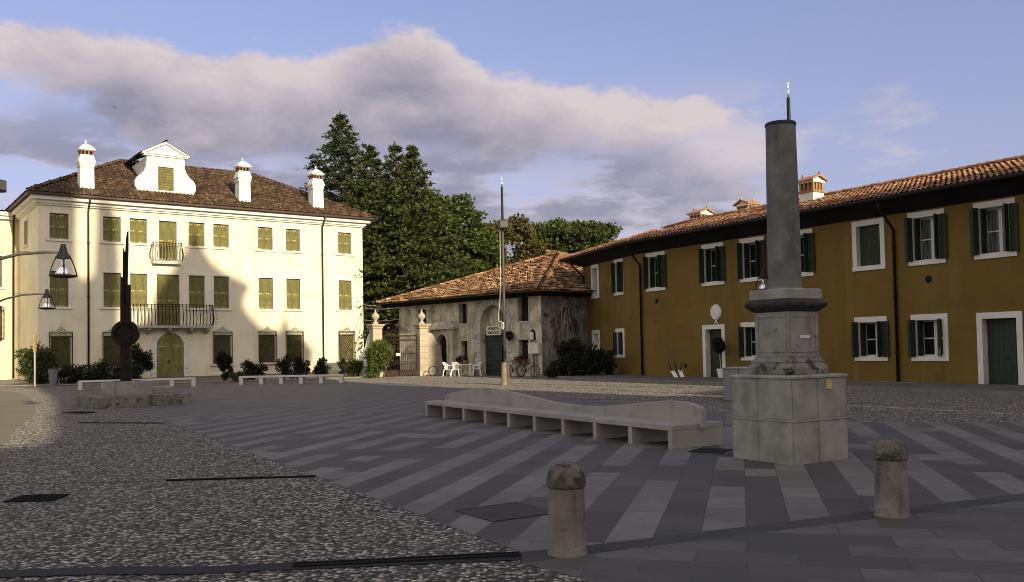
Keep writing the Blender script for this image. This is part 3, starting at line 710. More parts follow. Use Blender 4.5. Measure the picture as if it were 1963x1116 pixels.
# ================================================================== OCHRE HOUSE
OR_ = R(-58.7)
och = thing('ochre_house', 'long two storey ochre house with orange tile roof and white window surrounds', 'house', (14.87, 34.84, 0), OR_)
OL, ORR, OH = -15.28, 16.0, 6.74
UP = [(-14.05, 1), (-9.84, 1), (-7.30, 1), (-4.57, 1), (-1.08, 0), (1.46, 1), (4.08, 1), (7.2, 1), (10.4, 1)]       # 1 = open shutters
GF = [(-7.35, 1), (-1.10, 1), (1.45, 2), (8.2, 1)]
DO = [(-9.90, 1.5), (4.12, 1.62)]
ow, oh = 1.10, 1.60
ops = [(x-ow/2, x+ow/2, 4.72, 6.34) for x, k in UP]+[(x-ow/2, x+ow/2, 1.10, 2.46) for x, k in GF]+[(x-w/2+.2, x+w/2-.2, .02, 2.42) for x, w in DO]
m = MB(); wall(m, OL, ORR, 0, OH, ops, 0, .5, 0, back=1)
B2 = Vector((OL, 0)); a2 = R(-13.3)     # the far part of the front bends back
l2 = [(-7.50, .62, 4.75, 6.4, 3), (-3.95+1.2, .62, 4.75, 6.4, 1), (-7.0+.75, .5, 1.2, 2.45, 0), (-2.76, .5, 1.25, 2.48, 2)]
WIN2 = [(-6.12, .72, 4.74, 6.38, 3), (-2.75, .80, 4.74, 6.38, 1), (-6.2, .72, 1.22, 2.46, 3), (-2.76, .74, 1.22, 2.46, 2)]
ops2 = [(x-w/2, x+w/2, a, b) for x, w, a, b, k in WIN2]
w2 = MB(); wall(w2, -8.05, 0, 0, OH, ops2, 0, .5, 0, back=1)
ca, sa = math.cos(a2), math.sin(a2)
bend = lambda p: (OL+p[0]*ca-p[1]*sa, p[0]*sa+p[1]*ca, p[2])
b0 = len(m.v); m.v += [bend(p) for p in w2.v]; m.f += [tuple(i+b0 for i in f) for f in w2.f]; m.m += w2.m
eL = bend((-8.05, 0, 0)); eLb = bend((-8.05, 8.5, 0))
m.quad((eL[0], eL[1], 0), (eLb[0], eLb[1], 0), (eLb[0], eLb[1], OH), (eL[0], eL[1], OH)); m.quad((ORR, 0, 0), (ORR, 8, 0), (ORR, 8, OH), (ORR, 0, OH)); m.quad((eLb[0], eLb[1], 0), (ORR, 8, 0), (ORR, 8, OH), (eLb[0], eLb[1], OH))
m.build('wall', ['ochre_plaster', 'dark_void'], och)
# eaves, roof
EV = 1.0; ZE = 7.20; RZ = 8.62; RY = 4.0
mit = EV*math.tan(R(13.3)/2)
K = (OL-mit, -EV); fL = bend((-8.05-1.25, -EV, 0)); fLb = bend((-8.05-1.25, 9.4, 0)); RGK = (OL-mit+.2, RY); RGL = bend((-8.05+3.4, RY-.2, 0))
so = MB()
zt = ZE-.10
so.add([(K[0], K[1], zt), (ORR, -EV, zt), (ORR, .0, OH-.12), (OL, 0, OH-.12), (fL[0], fL[1], zt), (eL[0], eL[1], OH-.12), (fLb[0], fLb[1], zt), (eLb[0], eLb[1], OH-.12)], [(0, 1, 2, 3), (4, 0, 3, 5), (6, 4, 5, 7)])
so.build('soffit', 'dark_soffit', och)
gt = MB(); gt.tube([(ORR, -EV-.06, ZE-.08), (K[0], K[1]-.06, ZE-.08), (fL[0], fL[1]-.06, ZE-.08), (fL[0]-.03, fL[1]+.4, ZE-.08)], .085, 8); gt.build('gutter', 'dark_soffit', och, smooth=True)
rf = MB(); rf.uv = []
rp = [(ORR, -EV, ZE-.05), (K[0], K[1], ZE-.05), (fL[0], fL[1], ZE-.05), (fLb[0], fLb[1], ZE-.05), (ORR, RY, RZ-.05), (RGK[0], RGK[1], RZ-.05), (RGL[0], RGL[1], RZ-.05), (ORR, 9, ZE-.05)]
rf.add(rp, [(0, 4, 5, 1), (1, 5, 6, 2), (2, 6, 3), (3, 6, 5, 4, 7)]); rf.uv = [(0, 0)]*8
sl = math.hypot(RY+EV, RZ-ZE)
LF = ORR-K[0]
tiled_face(rf, (K[0], -EV, ZE), (1, 0, 0), (0, RY+EV, RZ-ZE), LF, lambda t: .2*t/sl, lambda t: 99, sl, amp=.06, jitter=.25)
kd = Vector((fL[0]-K[0], fL[1]-K[1], 0)); L2_ = kd.length; kd.normalize(); kn = Vector((-kd.y, kd.x, 0)); kn = kn if kn.y > 0 else -kn
up2 = kn*(RY+EV)+Vector((0, 0, RZ-ZE))
tiled_face(rf, (fL[0], fL[1], ZE), -kd, up2, L2_, lambda t: t/sl*4.6, lambda t: L2_+.6*t/sl, sl, amp=.06, jitter=.25)
tile_caps(rf, (RGK[0], RGK[1], RZ+.02), (ORR, RY, RZ+.02), .12); tile_caps(rf, (RGL[0], RGL[1], RZ+.02), (RGK[0], RGK[1], RZ+.02), .12); tile_caps(rf, (fL[0], fL[1], ZE+.03), (RGL[0], RGL[1], RZ+.03), .12)
oroof = rf.build('roof', 'tile_orange', och)
def ochre_chimney(x, y, zb, h, w, d, turn=0):
    c = MB(); H = h
    c.box(-w/2, w/2, -d/2, d/2, -1.2, H*.30); c.box(-w/2-.04, w/2+.04, -d/2-.04, d/2+.04, H*.30, H*.40, 1)
    for i in range(4):
        for s in (-1, 1):
            xx = -w/2+.06+(w-.12)*i/3; c.box(xx-.06, xx+.06, s*(d/2-.06)-.06, s*(d/2-.06)+.06, H*.40, H*.68, 1)
    for i in range(1, 3):
        for s in (-1, 1):
            yy = -d/2+.06+(d-.12)*i/3; c.box(s*(w/2-.06)-.06, s*(w/2-.06)+.06, yy-.06, yy+.06, H*.40, H*.68, 1)
    c.box(-w/2+.13, w/2-.13, -d/2+.13, d/2-.13, H*.40, H*.68, 2)
    c.box(-w/2-.05, w/2+.05, -d/2-.05, d/2+.05, H*.68, H*.76)
    c.prism([(-w/2-.05, H*.76), (w/2+.05, H*.76), (0, H*.76+w*.26)], -d/2, d/2)
    for s in (-1, 1): c.prism([(s*(w/2+.16), H*.74), (s*(w/2+.16), H*.74+.07), (0, H*.78+w*.26+.06), (0, H*.78+w*.26)], -d/2-.14, d/2+.14, 3)
    for s in (-1, 1): c.prism([(-.06, H*.78+w*.26), (.06, H*.78+w*.26), (0, H*.78+w*.26+.18)], s*(d/2+.08)-.05, s*(d/2+.08)+.05, 3)
    o = c.build('chimney', ['white_stucco', 'brick_cap', 'dark_void', 'tile_orange'], oroof, loc=(x, y, zb)); o.rotation_euler.z = turn
ochre_chimney(-6.35, 3.0, 8.30, 1.22, .72, .8, R(90)); ochre_chimney(-12.3, 5.0, 8.40, .95, .80, .80); ochre_chimney(-15.9, 5.0, 8.40, .95, .85, .9, R(90))

def casement(w, h, leaf):
    """white casement window: leaf 0 both leaves closed, 1 right leaf closed and left one swung in"""
    m = MB(); g = MB(); t = .055
    def one(x0, x1):
        m.box(x0, x0+t, 0, .05, 0, h); m.box(x1-t, x1, 0, .05, 0, h); m.box(x0+t, x1-t, 0, .05, 0, t); m.box(x0+t, x1-t, 0, .05, h-t, h); m.box(x0+t, x1-t, .004, .046, h*.48, h*.48+.04)
        g.quad((x0+t, .03, t), (x1-t, .03, t), (x1-t, .03, h-t), (x0+t, .03, h-t))
    one(-w/2+.01, -.004); one(.004, w/2-.01)
    return m, g
def ochre_window(x, z0, z1, kind, root, w=ow, base=None):
    h = z1-z0; k = ('of', round(w, 2), round(h, 2))
    def fr():
        b = .20; m = MB(); m.box(-w/2-b, -w/2, -.04, -.002, -.18, h+.22); m.box(w/2, w/2+b, -.04, -.002, -.18, h+.22); m.box(-w/2, w/2, -.04, -.002, h, h+.22); m.box(-w/2, w/2, -.06, -.002, -.18, 0); m.box(-w/2-b-.01, -w/2, -.06, -.041, -.18, -.02); m.box(w/2, w/2+b+.01, -.06, -.041, -.18, -.02)
        e = .002
        m.quad((-w/2+e, -.03, 0), (-w/2+e, .49, 0), (-w/2+e, .49, h), (-w/2+e, -.03, h)); m.quad((w/2-e, -.03, 0), (w/2-e, -.03, h), (w/2-e, .49, h), (w/2-e, .49, 0)); m.quad((-w/2, -.03, e), (w/2, -.03, e), (w/2, .49, e), (-w/2, .49, e)); m.quad((-w/2, -.03, h-e), (-w/2, .49, h-e), (w/2, .49, h-e), (w/2, -.03, h-e))
        return m.mesh('window', 'white_stone')
    o = obj('window', cached(k, fr), root, (x, 0, z0))
    if base: o.location = bend((x, 0, z0)); o.rotation_euler.z = a2
    lw = w/2
    if kind == 0:
        lm = cached(('ol', round(w, 2), round(h, 2)), lambda: leaf_mesh(w/2-.03, h-.04, False).mesh('shutter', 'dark_shutter'))
        obj('shutter', lm, o, (-w/2+.03, .20, .02)); obj('shutter', lm, o, (.0, .20, .02), (0, 0, R(-14)))
        return o
    cm = cached(('oc', round(w, 2), round(h, 2)), lambda: (lambda c: (c[0].mesh('sash', 'sash_white'), c[1].mesh('glass', 'window_glass'), c[1].mesh('glass', 'dark_glass')))(casement(w, h, 0)))
    dark = kind == 2 or z0 < 3 or x < -4
    s = obj('sash', cm[0], o, (0, .36, 0)); gl = obj('glass', cm[2] if dark else cm[1], o, (0, .36, 0))
    if kind != 3: rl = cached(('or', round(h, 2)), lambda: leaf_mesh(.30, h-.02, False).mesh('shutter', 'dark_shutter')); obj('shutter', rl, o, (-w/2+.04, .02, .01), (0, 0, R(88)))
    if kind in (1, 2):
        lm = cached(('ok', round(h, 2), round(w, 1)), lambda: leaf_mesh(w/4+.02, h+.06, False).mesh('shutter', 'dark_shutter'))
        # bifold leaves turned out against the surround
        for sgn, n_ in ((-1, 2), (1, 2)):
            if kind == 2 and sgn > 0:
                obj('shutter', lm, o, (w/2-.06, -.02, -.02), (0, 0, R(-78))); continue
            obj('shutter', lm, o, (sgn*(w/2+.02)-(w/4+.02 if sgn < 0 else 0), -.075, -.03), (0, 0, R(0)))
            obj('shutter', lm, o, (sgn*(w/2-.01), -.08, -.03), (0, 0, R(-96 if sgn < 0 else -84)))
    return o
for x, k in UP: ochre_window(x, 4.72, 6.34, k, och)
for x, k in GF: ochre_window(x, 1.10, 2.46, k, och)
for x, w, a, b, k in WIN2: ochre_window(x, a, b, k, och, w, True)
for x, w in DO:
    d = MB(); ww = w-.4
    for s in (-1, 1): d.box(x+s*(ww/2)-(.2 if s < 0 else 0), x+s*(ww/2)+(.2 if s > 0 else 0), -.05, -.002, 0, 2.64)
    d.box(x-ww/2, x+ww/2, -.05, -.002, 2.42, 2.64)
    e = .002; d.quad((x-ww/2+e, -.04, 0), (x-ww/2+e, .33, 0), (x-ww/2+e, .33, 2.42), (x-ww/2+e, -.04, 2.42)); d.quad((x+ww/2-e, -.04, 0), (x+ww/2-e, -.04, 2.42), (x+ww/2-e, .33, 2.42), (x+ww/2-e, .33, 0))
    d.build('door_surround', 'white_stone', och)
    d = MB(); n = 6
    for i in range(n): d.box(x-ww/2+ww*i/n+.005, x-ww/2+ww*(i+1)/n-.005, .26, .30, .02, 2.40)
    do = d.build('door', 'door_green', och)
    h_ = MB(); h_.tube([(x+ww*.02, .25, 1.05), (x+ww*.02, .20, 1.05), (x+ww*.14, .20, 1.05)], .018, 6); h_.build('handle', 'black_iron', do)
for x, z, r in ((-14.04, 4.0, .13), (-11.95, .65, .11), (-7.25, 4.03, .13), (1.48, 3.98, .14)):
    v = MB(); v.tube([(x, -.015, z), (x, .0, z)], r, 14); v.build('vent', 'dark_void', och)
for x in (.14, -15.2):
    t = MB(); t.tube([(x, -EV, ZE-.15), (x, -EV+.05, ZE-.4), (x, -.12, OH-.75), (x, -.12, .12)], .058, 8)
    for z in (1.2, 3.4, 5.3): t.tube([(x, -.12, z), (x, -.12, z+.09)], .075, 8)
    t.build('downpipe', 'black_iron', och, smooth=True)
t = MB(); t.tube([bend((-7.7, -EV, ZE-.15)), bend((-7.7, -EV+.05, ZE-.4)), bend((-7.7, -.12, OH-.75)), bend((-7.7, -.12, .12))], .058, 8); t.build('downpipe', 'black_iron', och, smooth=True)
# plaster crest over the door: scalloped round shield with a ribbon below
cr = MB(); cx, cz = -9.70, 3.24
cr.prism([(cx+(.36+.03*math.cos(11*t))*math.cos(t), cz+(.37+.03*math.cos(11*t))*math.sin(t)) for t in [2*math.pi*i/66 for i in range(66)]], -.06, -.002)
cr.prism([(cx+.29*math.cos(t), cz+.29*math.sin(t)) for t in [2*math.pi*i/24 for i in range(24)]], -.085, -.061)
cr.prism([(cx-.05, cz-.37), (cx+.05, cz-.37), (cx+.05, cz-.47), (cx+.15, cz-.55), (cx+.09, cz-.56), (cx, cz-.49), (cx-.09, cz-.56), (cx-.15, cz-.55), (cx-.05, cz-.47)], -.05, -.002)
cr.build('crest', 'white_stone', och, bevel=.01)
# pavement along the ochre house
def och_w(x, y): c_, s_2 = math.cos(OR_), math.sin(OR_); return (14.87+x*c_-y*s_2, 34.84+x*s_2+y*c_)
sp = MB(); sp.prism([och_w(18, -4.0), och_w(18, -.01), och_w(OL, -.01), och_w(*bend((-8.05, -.01, 0))[:2]), och_w(*bend((-8.05, -3.4, 0))[:2]), och_w(OL-.5, -4.0)], 0, .11, axis='z'); structure(sp, 'pavement', 'walk_stone', .006)
sp = MB(); p = [och_w(18, -4.0), och_w(OL-.5, -4.0), och_w(*bend((-8.05, -3.4, 0))[:2])]; q = [och_w(18, -4.18), och_w(OL-.53, -4.18), och_w(*bend((-8.05, -3.6, 0))[:2])]
sp.prism(q+p[::-1], 0, .125, axis='z'); structure(sp, 'kerb', 'kerb_stone', .0)
# ================================================================== OLD FARMHOUSE
FR = R(-48.0); FSX = .912; FO = (1.71, 52.28, 0)
fh = thing('old_farmhouse', 'weathered grey farmhouse with worn red tile roof and a large stone arch over green doors', 'house', FO, FR); fh.scale.x = FSX
FL = 16.3; FH = 4.75
# openings (x from the right corner, negative to the left)
fops = [(-8.38, -7.52, 3.32, 4.6), (-2.20, -1.18, 3.28, 4.72), (-8.2, -7.5, .98, 2.2), (-2.18, -1.26, 1.0, 2.17), (-13.3, -12.3, 3.1, 4.4)]
ARX, ARR, ARS = -4.75, 1.30, 3.10           # big arch: centre, radius, spring height
m = MB()
wall(m, -15.8, ARX-ARR, 0, FH, [o for o in fops if o[1] < ARX-ARR], 0, .3, 0, back=1)
wall(m, ARX+ARR, 0, 0, FH, [o for o in fops if o[0] > ARX+ARR], 0, .3, 0, back=1)
arc = [(ARX+ARR*math.cos(math.pi*i/18), ARS+ARR*math.sin(math.pi*i/18)) for i in range(19)]
for a, b in zip(arc, arc[1:]): m.quad((a[0], 0, a[1]), (b[0], 0, b[1]), (b[0], 0, FH), (a[0], 0, FH)); m.quad((a[0], 0, a[1]), (a[0], .5, a[1]), (b[0], .5, b[1]), (b[0], 0, b[1]))
m.quad((ARX-ARR, 0, 0), (ARX-ARR, .5, 0), (ARX-ARR, .5, ARS), (ARX-ARR, 0, ARS)); m.quad((ARX+ARR, 0, 0), (ARX+ARR, .5, 0), (ARX+ARR, .5, ARS), (ARX+ARR, 0, ARS))
wall(m, ARX-ARR, ARX+ARR, 2.5, FH, [(ARX+.08, ARX+ARR-.02, 2.97, 4.45)], .5, .3, 0, back=1)
m.quad((-15.8, 0, 0), (-15.8, FL, 0), (-15.8, FL, FH), (-15.8, 0, FH)); m.quad((-15.8, FL, 0), (0, FL, 0), (0, FL, FH), (-15.8, FL, FH))
m.build('wall', ['old_plaster', 'dark_void'], fh)
m = MB(); m.quad((0, 0, 0), (0, FL, 0), (0, FL, FH), (0, 0, FH)); m.quad((.0, 0, 0), (.012, .0, 0), (.012, 0, FH), (0, 0, FH)); m.build('side_wall', 'ivy_wall', fh)
# roof: pyramid
EO2 = .95; ZE2 = 4.98; AP = 8.2; h2 = FL/2
rf = MB(); rf.uv = []
c4 = [(-FL-EO2, -EO2, ZE2-.05), (EO2, -EO2, ZE2-.05), (EO2, FL+EO2, ZE2-.05), (-FL-EO2, FL+EO2, ZE2-.05), (-h2+.9, h2, AP-.05)]
rf.add(c4, [(0, 1, 4), (1, 2, 4), (2, 3, 4), (3, 0, 4), (3, 2, 1, 0)]); rf.uv = [(0, 0)]*5
s2 = math.hypot(h2+EO2, AP-ZE2); L_ = FL+2*EO2; kk = (h2+EO2)/s2
tiled_face(rf, (-FL-EO2, -EO2, ZE2), (1, 0, 0), (0, h2+EO2, AP-ZE2), L_, lambda t: t*kk*(h2+.9+EO2)/(h2+EO2), lambda t: L_-t*kk*(h2-.9+EO2)/(h2+EO2), s2, tw=.25, row=.46, amp=.08, lift=.07, jitter=1.0)
tiled_face(rf, (EO2, -EO2, ZE2), (0, 1, 0), (-h2-EO2+.9, 0, AP-ZE2), L_, lambda t: t*kk, lambda t: L_-t*kk, s2, tw=.25, row=.46, amp=.08, lift=.07, jitter=1.0)
for k in (0, 1, 2, 3): tile_caps(rf, Vector(c4[k])+Vector((0, 0, .12)), Vector(c4[4])+Vector((0, 0, .12)), .13)
rf.build('roof', 'tile_old', fh)
m = MB(); m.add([(-FL-EO2+.03, -EO2+.03, ZE2-.09), (EO2-.03, -EO2+.03, ZE2-.09), (0, 0, FH-.04), (-FL, 0, FH-.04), (EO2-.03, FL, ZE2-.09), (0, FL, FH-.04)], [(0, 1, 2, 3), (1, 4, 5, 2)])
for i in range(34): x = -FL-.5+i*.5; m.box(x, x+.09, -EO2+.06, -.01, FH-.02, FH+.10)
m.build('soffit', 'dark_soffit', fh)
# stone arch ring and quoins
m = MB()
for s in (-1, 1):
    for k in range(11):
        wd = .62 if k % 2 else .40; z = k*.285
        a, b = ARX+s*ARR, ARX+s*(ARR+wd); m.box(min(a, b), max(a, b), -.05, -.002, z+.012, z+.273)
for k in range(13):
    a0 = math.pi*k/13+.012; a1 = math.pi*(k+1)/13-.012; ro = ARR+.55
    if ARS+ro*math.sin((a0+a1)/2) > FH: ro = min(ro, (FH-ARS-.03)/max(.3, math.sin((a0+a1)/2)))
    m.prism([(ARX+ARR*math.cos(t), ARS+ARR*math.sin(t)) for t in (a0, a1)]+[(ARX+ro*math.cos(t), ARS+ro*math.sin(t)) for t in (a1, a0)], -.05, -.002)
m.build('arch', 'grey_stone', fh, bevel=.012)
d = MB(); n = 9; x0, x1 = ARX-ARR+.02, ARX+ARR-.02
for i in range(n):
    for k, (z0, z1) in enumerate(((.02, .85), (.86, 1.68), (1.69, 2.46))):
        pass
for k in range(8): d.box(x0, x1-.86, .36, .40, .02+k*.306, .31+k*.306)
d.box(x1-.86, x1, .36, .40, 1.86, 2.46); d.box(x0-.0, x1, .32, .42, 2.46, 2.58)
dr_ = d.build('door', 'door_green', fh)
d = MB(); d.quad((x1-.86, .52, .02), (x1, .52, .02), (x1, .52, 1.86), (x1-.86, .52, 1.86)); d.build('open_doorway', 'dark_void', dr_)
for a, b, c_, e in fops[:4]:
    m = MB(); t = .10
    m.box(a-t, a, -.03, -.002, c_-t, e+t); m.box(b, b+t, -.03, -.002, c_-t, e+t); m.box(a, b, -.03, -.002, e, e+t); m.box(a, b, -.05, -.002, c_-t, c_)
    o = m.build('window', 'grey_stone', fh, bevel=.01)
    if c_ < 2:
        g = MB()
        for q in range(1, 5): x = a+(b-a)*q/5; g.tube([(x, .1, c_), (x, .1, e)], .012, 4)
        for q in range(1, 4): z = c_+(e-c_)*q/4; g.tube([(a, .1, z), (b, .1, z)], .010, 4)
        g.build('bars', 'rust_iron', o)
# porch with an arched doorway, left of the big arch
px0, px1, pz = -11.25, -8.6, 3.0
m = MB(); PY = -.4; ax, ar, az_ = -9.85, .56, 2.1
arc = [(ax+ar*math.cos(math.pi*i/12), az_+ar*math.sin(math.pi*i/12)) for i in range(13)]
for a, b in zip(arc, arc[1:]): m.quad((a[0], PY, a[1]), (b[0], PY, b[1]), (b[0], PY, pz), (a[0], PY, pz)); m.quad((a[0], PY, a[1]), (a[0], PY+.35, a[1]), (b[0], PY+.35, b[1]), (b[0], PY, b[1]))
for a, b in ((px0, ax-ar), (ax+ar, px1)): m.quad((a, PY, 0), (b, PY, 0), (b, PY, pz), (a, PY, pz))
for x in (ax-ar, ax+ar): m.quad((x, PY, 0), (x, PY+.35, 0), (x, PY+.35, az_), (x, PY, az_))
for x in (px0, px1): m.quad((x, PY, 0), (x, -.005, 0), (x, -.005, pz), (x, PY, pz))
m.quad((ax-ar, PY+.35, 0), (ax+ar, PY+.35, 0), (ax+ar, PY+.35, az_+ar), (ax-ar, PY+.35, az_+ar), 1)
po = m.build('porch', ['old_plaster', 'dark_void'], fh)
m = MB(); m.box(px0-.15, px1+.15, PY-.18, -.01, pz, pz+.10); m.prism([(px0-.1, pz+.10), (px1+.1, pz+.10), (px1-.4, pz+.5), (px0+.4, pz+.5)], -.35, -.012); m.build('porch_roof', 'grey_stone', po)
m = MB()
for k in range(9):
    a0 = math.pi*k/9+.015; a1 = math.pi*(k+1)/9-.015; ro = ar+(.2 if k != 4 else .3)
    m.prism([(ax+ar*math.cos(t), az_+ar*math.sin(t)) for t in (a0, a1)]+[(ax+ro*math.cos(t), az_+ro*math.sin(t)) for t in (a1, a0)], PY-.04, PY-.002)
for s in (-1, 1): 
    a, b = ax+s*ar, ax+s*(ar+.2); m.box(min(a, b), max(a, b), PY-.04, PY-.002, 0, az_-.12); b = ax+s*(ar+.3); m.box(min(a, b), max(a, b), PY-.07, PY-.002, az_-.12, az_)
m.build('porch_arch', 'grey_stone', po)
m = MB()
for q in range(7): x = ax-ar+2*ar*(q+.5)/7; m.tube([(x, PY+.2, 0), (x, PY+.2, az_+.9*math.sqrt(max(0, ar*ar-(x-ax)**2)))], .014, 4)
for z in (.3, 1.1, 1.9): m.tube([(ax-ar, PY+.2, z), (ax+ar, PY+.2, z)], .014, 4)
for z in (2.15, 1.5):
    for q in (-.3, 0, .3): m.tube([(ax+q+.12*math.cos(t), PY+.2, z+.15*math.sin(t)) for t in [i*math.pi/4 for i in range(8)]], .012, 4, closed=True)
m.build('iron_gate', 'rust_iron', po)
# niche on the right of the lower window
m = MB(); nx = -.83; m.prism([(nx-.27, 2.1)]+[(nx+.27*math.cos(t), 2.5+.27*math.sin(t)) for t in [math.pi*i/10 for i in range(10, -1, -1)]]+[(nx+.27, 2.1)], -.012, -.002); m.build('niche', 'dark_void', fh)
def fw_(x, y, z=0): x *= FSX; c_, s_2 = math.cos(FR), math.sin(FR); return (FO[0]+x*c_-y*s_2, FO[1]+x*s_2+y*c_, z)
lt = thing('wall_lantern', 'white wall lantern hung in the small arched niche of the farmhouse', 'lantern', fw_(-.78, -.14, 2.0), FR)
m = MB(); m.lathe([(.10, .12), (.13, .18), (.13, .55), (.10, .62)], n=10); m.build('shade', 'white_sign', lt, smooth=True); m = MB(); m.lathe([(.02, 0), (.05, .06), (.08, .118)], n=10); m.tube([(0, 0, .62), (0, .13, .70)], .02, 5); m.build('bracket', 'black_iron', lt)
mb_ = thing('meter_box', 'pale grey utility box on two pipes fixed to the farmhouse wall', 'utility box', fw_(-.55, 0, 0), FR)
m = MB(); m.box(-.42, .42, -.26, -.01, 1.34, 1.90); m.box(-.45, .45, -.29, -.01, 1.90, 1.94); m.build('cabinet', 'white_sign', mb_, bevel=.015)
m = MB(); m.box(-.005, .005, -.265, -.261, 1.36, 1.88); m.box(-.2, -.16, -.275, -.261, 1.58, 1.64); m.box(.16, .2, -.275, -.261, 1.58, 1.64); m.build('door_seam', 'dark_void', mb_)
m = MB()
for x in (-.14, .10): m.tube([(x, -.08, 0), (x, -.08, 1.34)], .04, 7)
m.build('conduit', 'grey_metal', mb_)
# shop sign hung in the arch
sg = thing('shop_sign', 'white board reading VENDITA VINI DOC hung above the green doors', 'sign', fw_(-4.55, -.10, 2.50), FR)
m = MB(); m.box(-.66, .66, -.03, 0, 0, .56); m.build('board', 'white_sign', sg, bevel=.006)
def text(body, size, parent, loc, m, xs=1.0):
    cu = bpy.data.curves.new('lettering', 'FONT'); cu.body = body; cu.size = size; cu.align_x = 'CENTER'; cu.extrude = .003; cu.offset = .008
    tmp = bpy.data.objects.new('tmp', cu); COL.objects.link(tmp); bpy.context.view_layer.update()
    me = bpy.data.meshes.new_from_object(tmp.evaluated_get(bpy.context.evaluated_depsgraph_get())); bpy.data.objects.remove(tmp); me.materials.clear(); me.materials.append(MATS[m])
    o = bpy.data.objects.new('lettering', me); COL.objects.link(o); o.parent = parent; o.location = loc; o.rotation_euler = (R(90), 0, 0); o.scale.x = xs; return o
text('VENDITA', .25, sg, (0, -.036, .32), 'letter_black', 1.0); text('VINI DOC', .25, sg, (0, -.036, .07), 'letter_black', 1.0)

rngF = random.Random(5)
def flower_box(x, z, w, label):
    t = thing('flower_box', label, 'flower box', fw_(x, -.20, z), FR, 'flower boxes under the farmhouse windows')
    m = MB(); m.box(-w/2, w/2, -.12, .10, -.02, .16); m.build('box', 'terracotta', t, bevel=.01)
    m = MB(); leaves(m, blob_pts((0, -.05, .22), w/2+.12, .18, .2, 260, rngF), .12, rngF); m.build('leaves', 'hedge_dark', t)
    m = MB(); leaves(m, blob_pts((0, -.1, .25), w/2+.05, .16, .16, 40, rngF, .8), .07, rngF); m.build('blossoms', 'flower_red', t)
flower_box(-1.72, .80, .95, 'flower box with trailing plants under the barred window right of the arch')
flower_box(-7.85, .80, .85, 'flower box under the small barred window left of the arch')
hp = thing('hanging_basket', 'dark hanging basket plant on the wall right of the stone arch', 'hanging plant', fw_(-2.75, -.3, 2.35), FR)
m = MB(); leaves(m, blob_pts((0, 0, .12), .22, .2, .24, 320, rngF), .12, rngF, droop=.3); m.build('leaves', 'hedge_dark', hp); m = MB(); m.lathe([(.02, -.28), (.10, -.16), (.17, 0)], n=10); m.tube([(0, .29, .5), (0, 0, .46), (0, 0, .1)], .01, 4); m.build('pot', 'black_iron', hp)

# ================================================================== GATE
GR = R(90-57.0)
def gatepillar(label, loc, rz):
    t = thing('gate_pillar', label, 'gate pillar', loc, rz, 'stone pillars of the iron gate')
    m = MB(); m.box(-.38, .38, -.38, .38, 0, .30)
    for k in range(7): m.box(-.315, .315, -.315, .315, .32+k*.392, .68+k*.392)
    m.box(-.295, .295, -.295, .295, .30, 3.06); m.build('shaft', 'pillar_stone', t, bevel=.02)
    m = MB(); m.lathe([(.33, 3.06), (.36, 3.10), (.35, 3.16), (.44, 3.26), (.46, 3.34), (.42, 3.36)], sq=True); m.build('cap', 'pillar_stone', t, bevel=.01)
    m = MB(); m.lathe([(.19, 3.36), (.19, 3.46), (.08, 3.52), (.09, 3.62), (.22, 3.74), (.25, 3.86), (.21, 3.98), (.10, 4.06), (.06, 4.14), (.04, 4.24), (.01, 4.32)], n=14); m.build('finial', 'pillar_stone', t, smooth=True)
    return t
GP1 = (-8.68, 57.0, 0); GP2 = (-5.86, 58.2, 0)
p1 = gatepillar('left stone gate pillar with urn finial next to the villa corner', GP1, R(33))
p2 = dup(p1, GP2, R(33), 'right stone gate pillar with urn finial in full sun beside the farmhouse')
ga = thing('iron_gate', 'rusty wrought iron double gate with scrolled top between the stone pillars', 'gate', (GP1[0], GP1[1], 0), math.atan2(GP2[1]-GP1[1], GP2[0]-GP1[0]))
gl_ = math.hypot(GP2[0]-GP1[0], GP2[1]-GP1[1]); half_ = gl_/2-.36
lm = MB(); n = 9; 
for i in range(n+1): x = half_*i/n; lm.tube([(x, 0, .06), (x, 0, 2.62)], .018 if i not in (0, n) else .03, 4)
for z in (.08, .40, 1.45, 2.30, 2.62): lm.tube([(0, 0, z), (half_, 0, z)], .022, 4)
lm.box(0, half_, -.006, .006, .09, .38)
for i in range(n):
    x = half_*(i+.5)/n
    for z in (2.46, ): lm.tube([(x+.06*math.cos(t), 0, z+.13*math.sin(t)) for t in [k*math.pi/4 for k in range(8)]], .012, 4, closed=True)
    lm.tube([(x, 0, .74), (x, 0, 1.0)], .012, 4)
for sx, r in ((.3, .16), (.62, .2), (.95, .24)):
    sx *= half_; lm.tube([(sx+r*(1-t*.8)*math.cos(t*9), 0, 2.66+r+r*(1-t*.8)*math.sin(t*9)) for t in [i/18 for i in range(19)]], .013, 4)
lm.tube([(0, 0, 2.62), (half_*.4, 0, 2.80), (half_*.75, 0, 3.05), (half_, 0, 3.30)], .016, 4)
me = lm.mesh('gate_leaf', 'rust_iron')
o = obj('gate_leaf', me, ga, (.36, 0, 0)); o2 = obj('gate_leaf', me, ga, (gl_-.36, .0, 0)); o2.scale.x = -1
m = MB(); m.box(gl_/2-.22, gl_/2+.06, -.035, -.028, 1.33, 1.50); m.build('plate', 'white_sign', ga)
sc_ = thing('scroll_wall', 'low white wall with a scrolled top joining the villa to the left gate pillar', 'wall', (GP1[0]-.25, GP1[1]+.25, 0), R(135))
m = MB(); m.prism([(0, 0), (1.3, 0), (1.3, 1.45), (1.05, 1.45), (1.08, 1.7), (.92, 1.86), (.72, 1.82), (.6, 2.0), (.42, 2.45), (.22, 2.75), (0, 2.8)], -.15, .15); m.build('wall', 'white_stucco', sc_, bevel=.02)
m = MB(); m.sphere((1.0, .16, 1.66), .17, .05, .17); m.build('scroll', 'white_stucco', sc_, smooth=True)
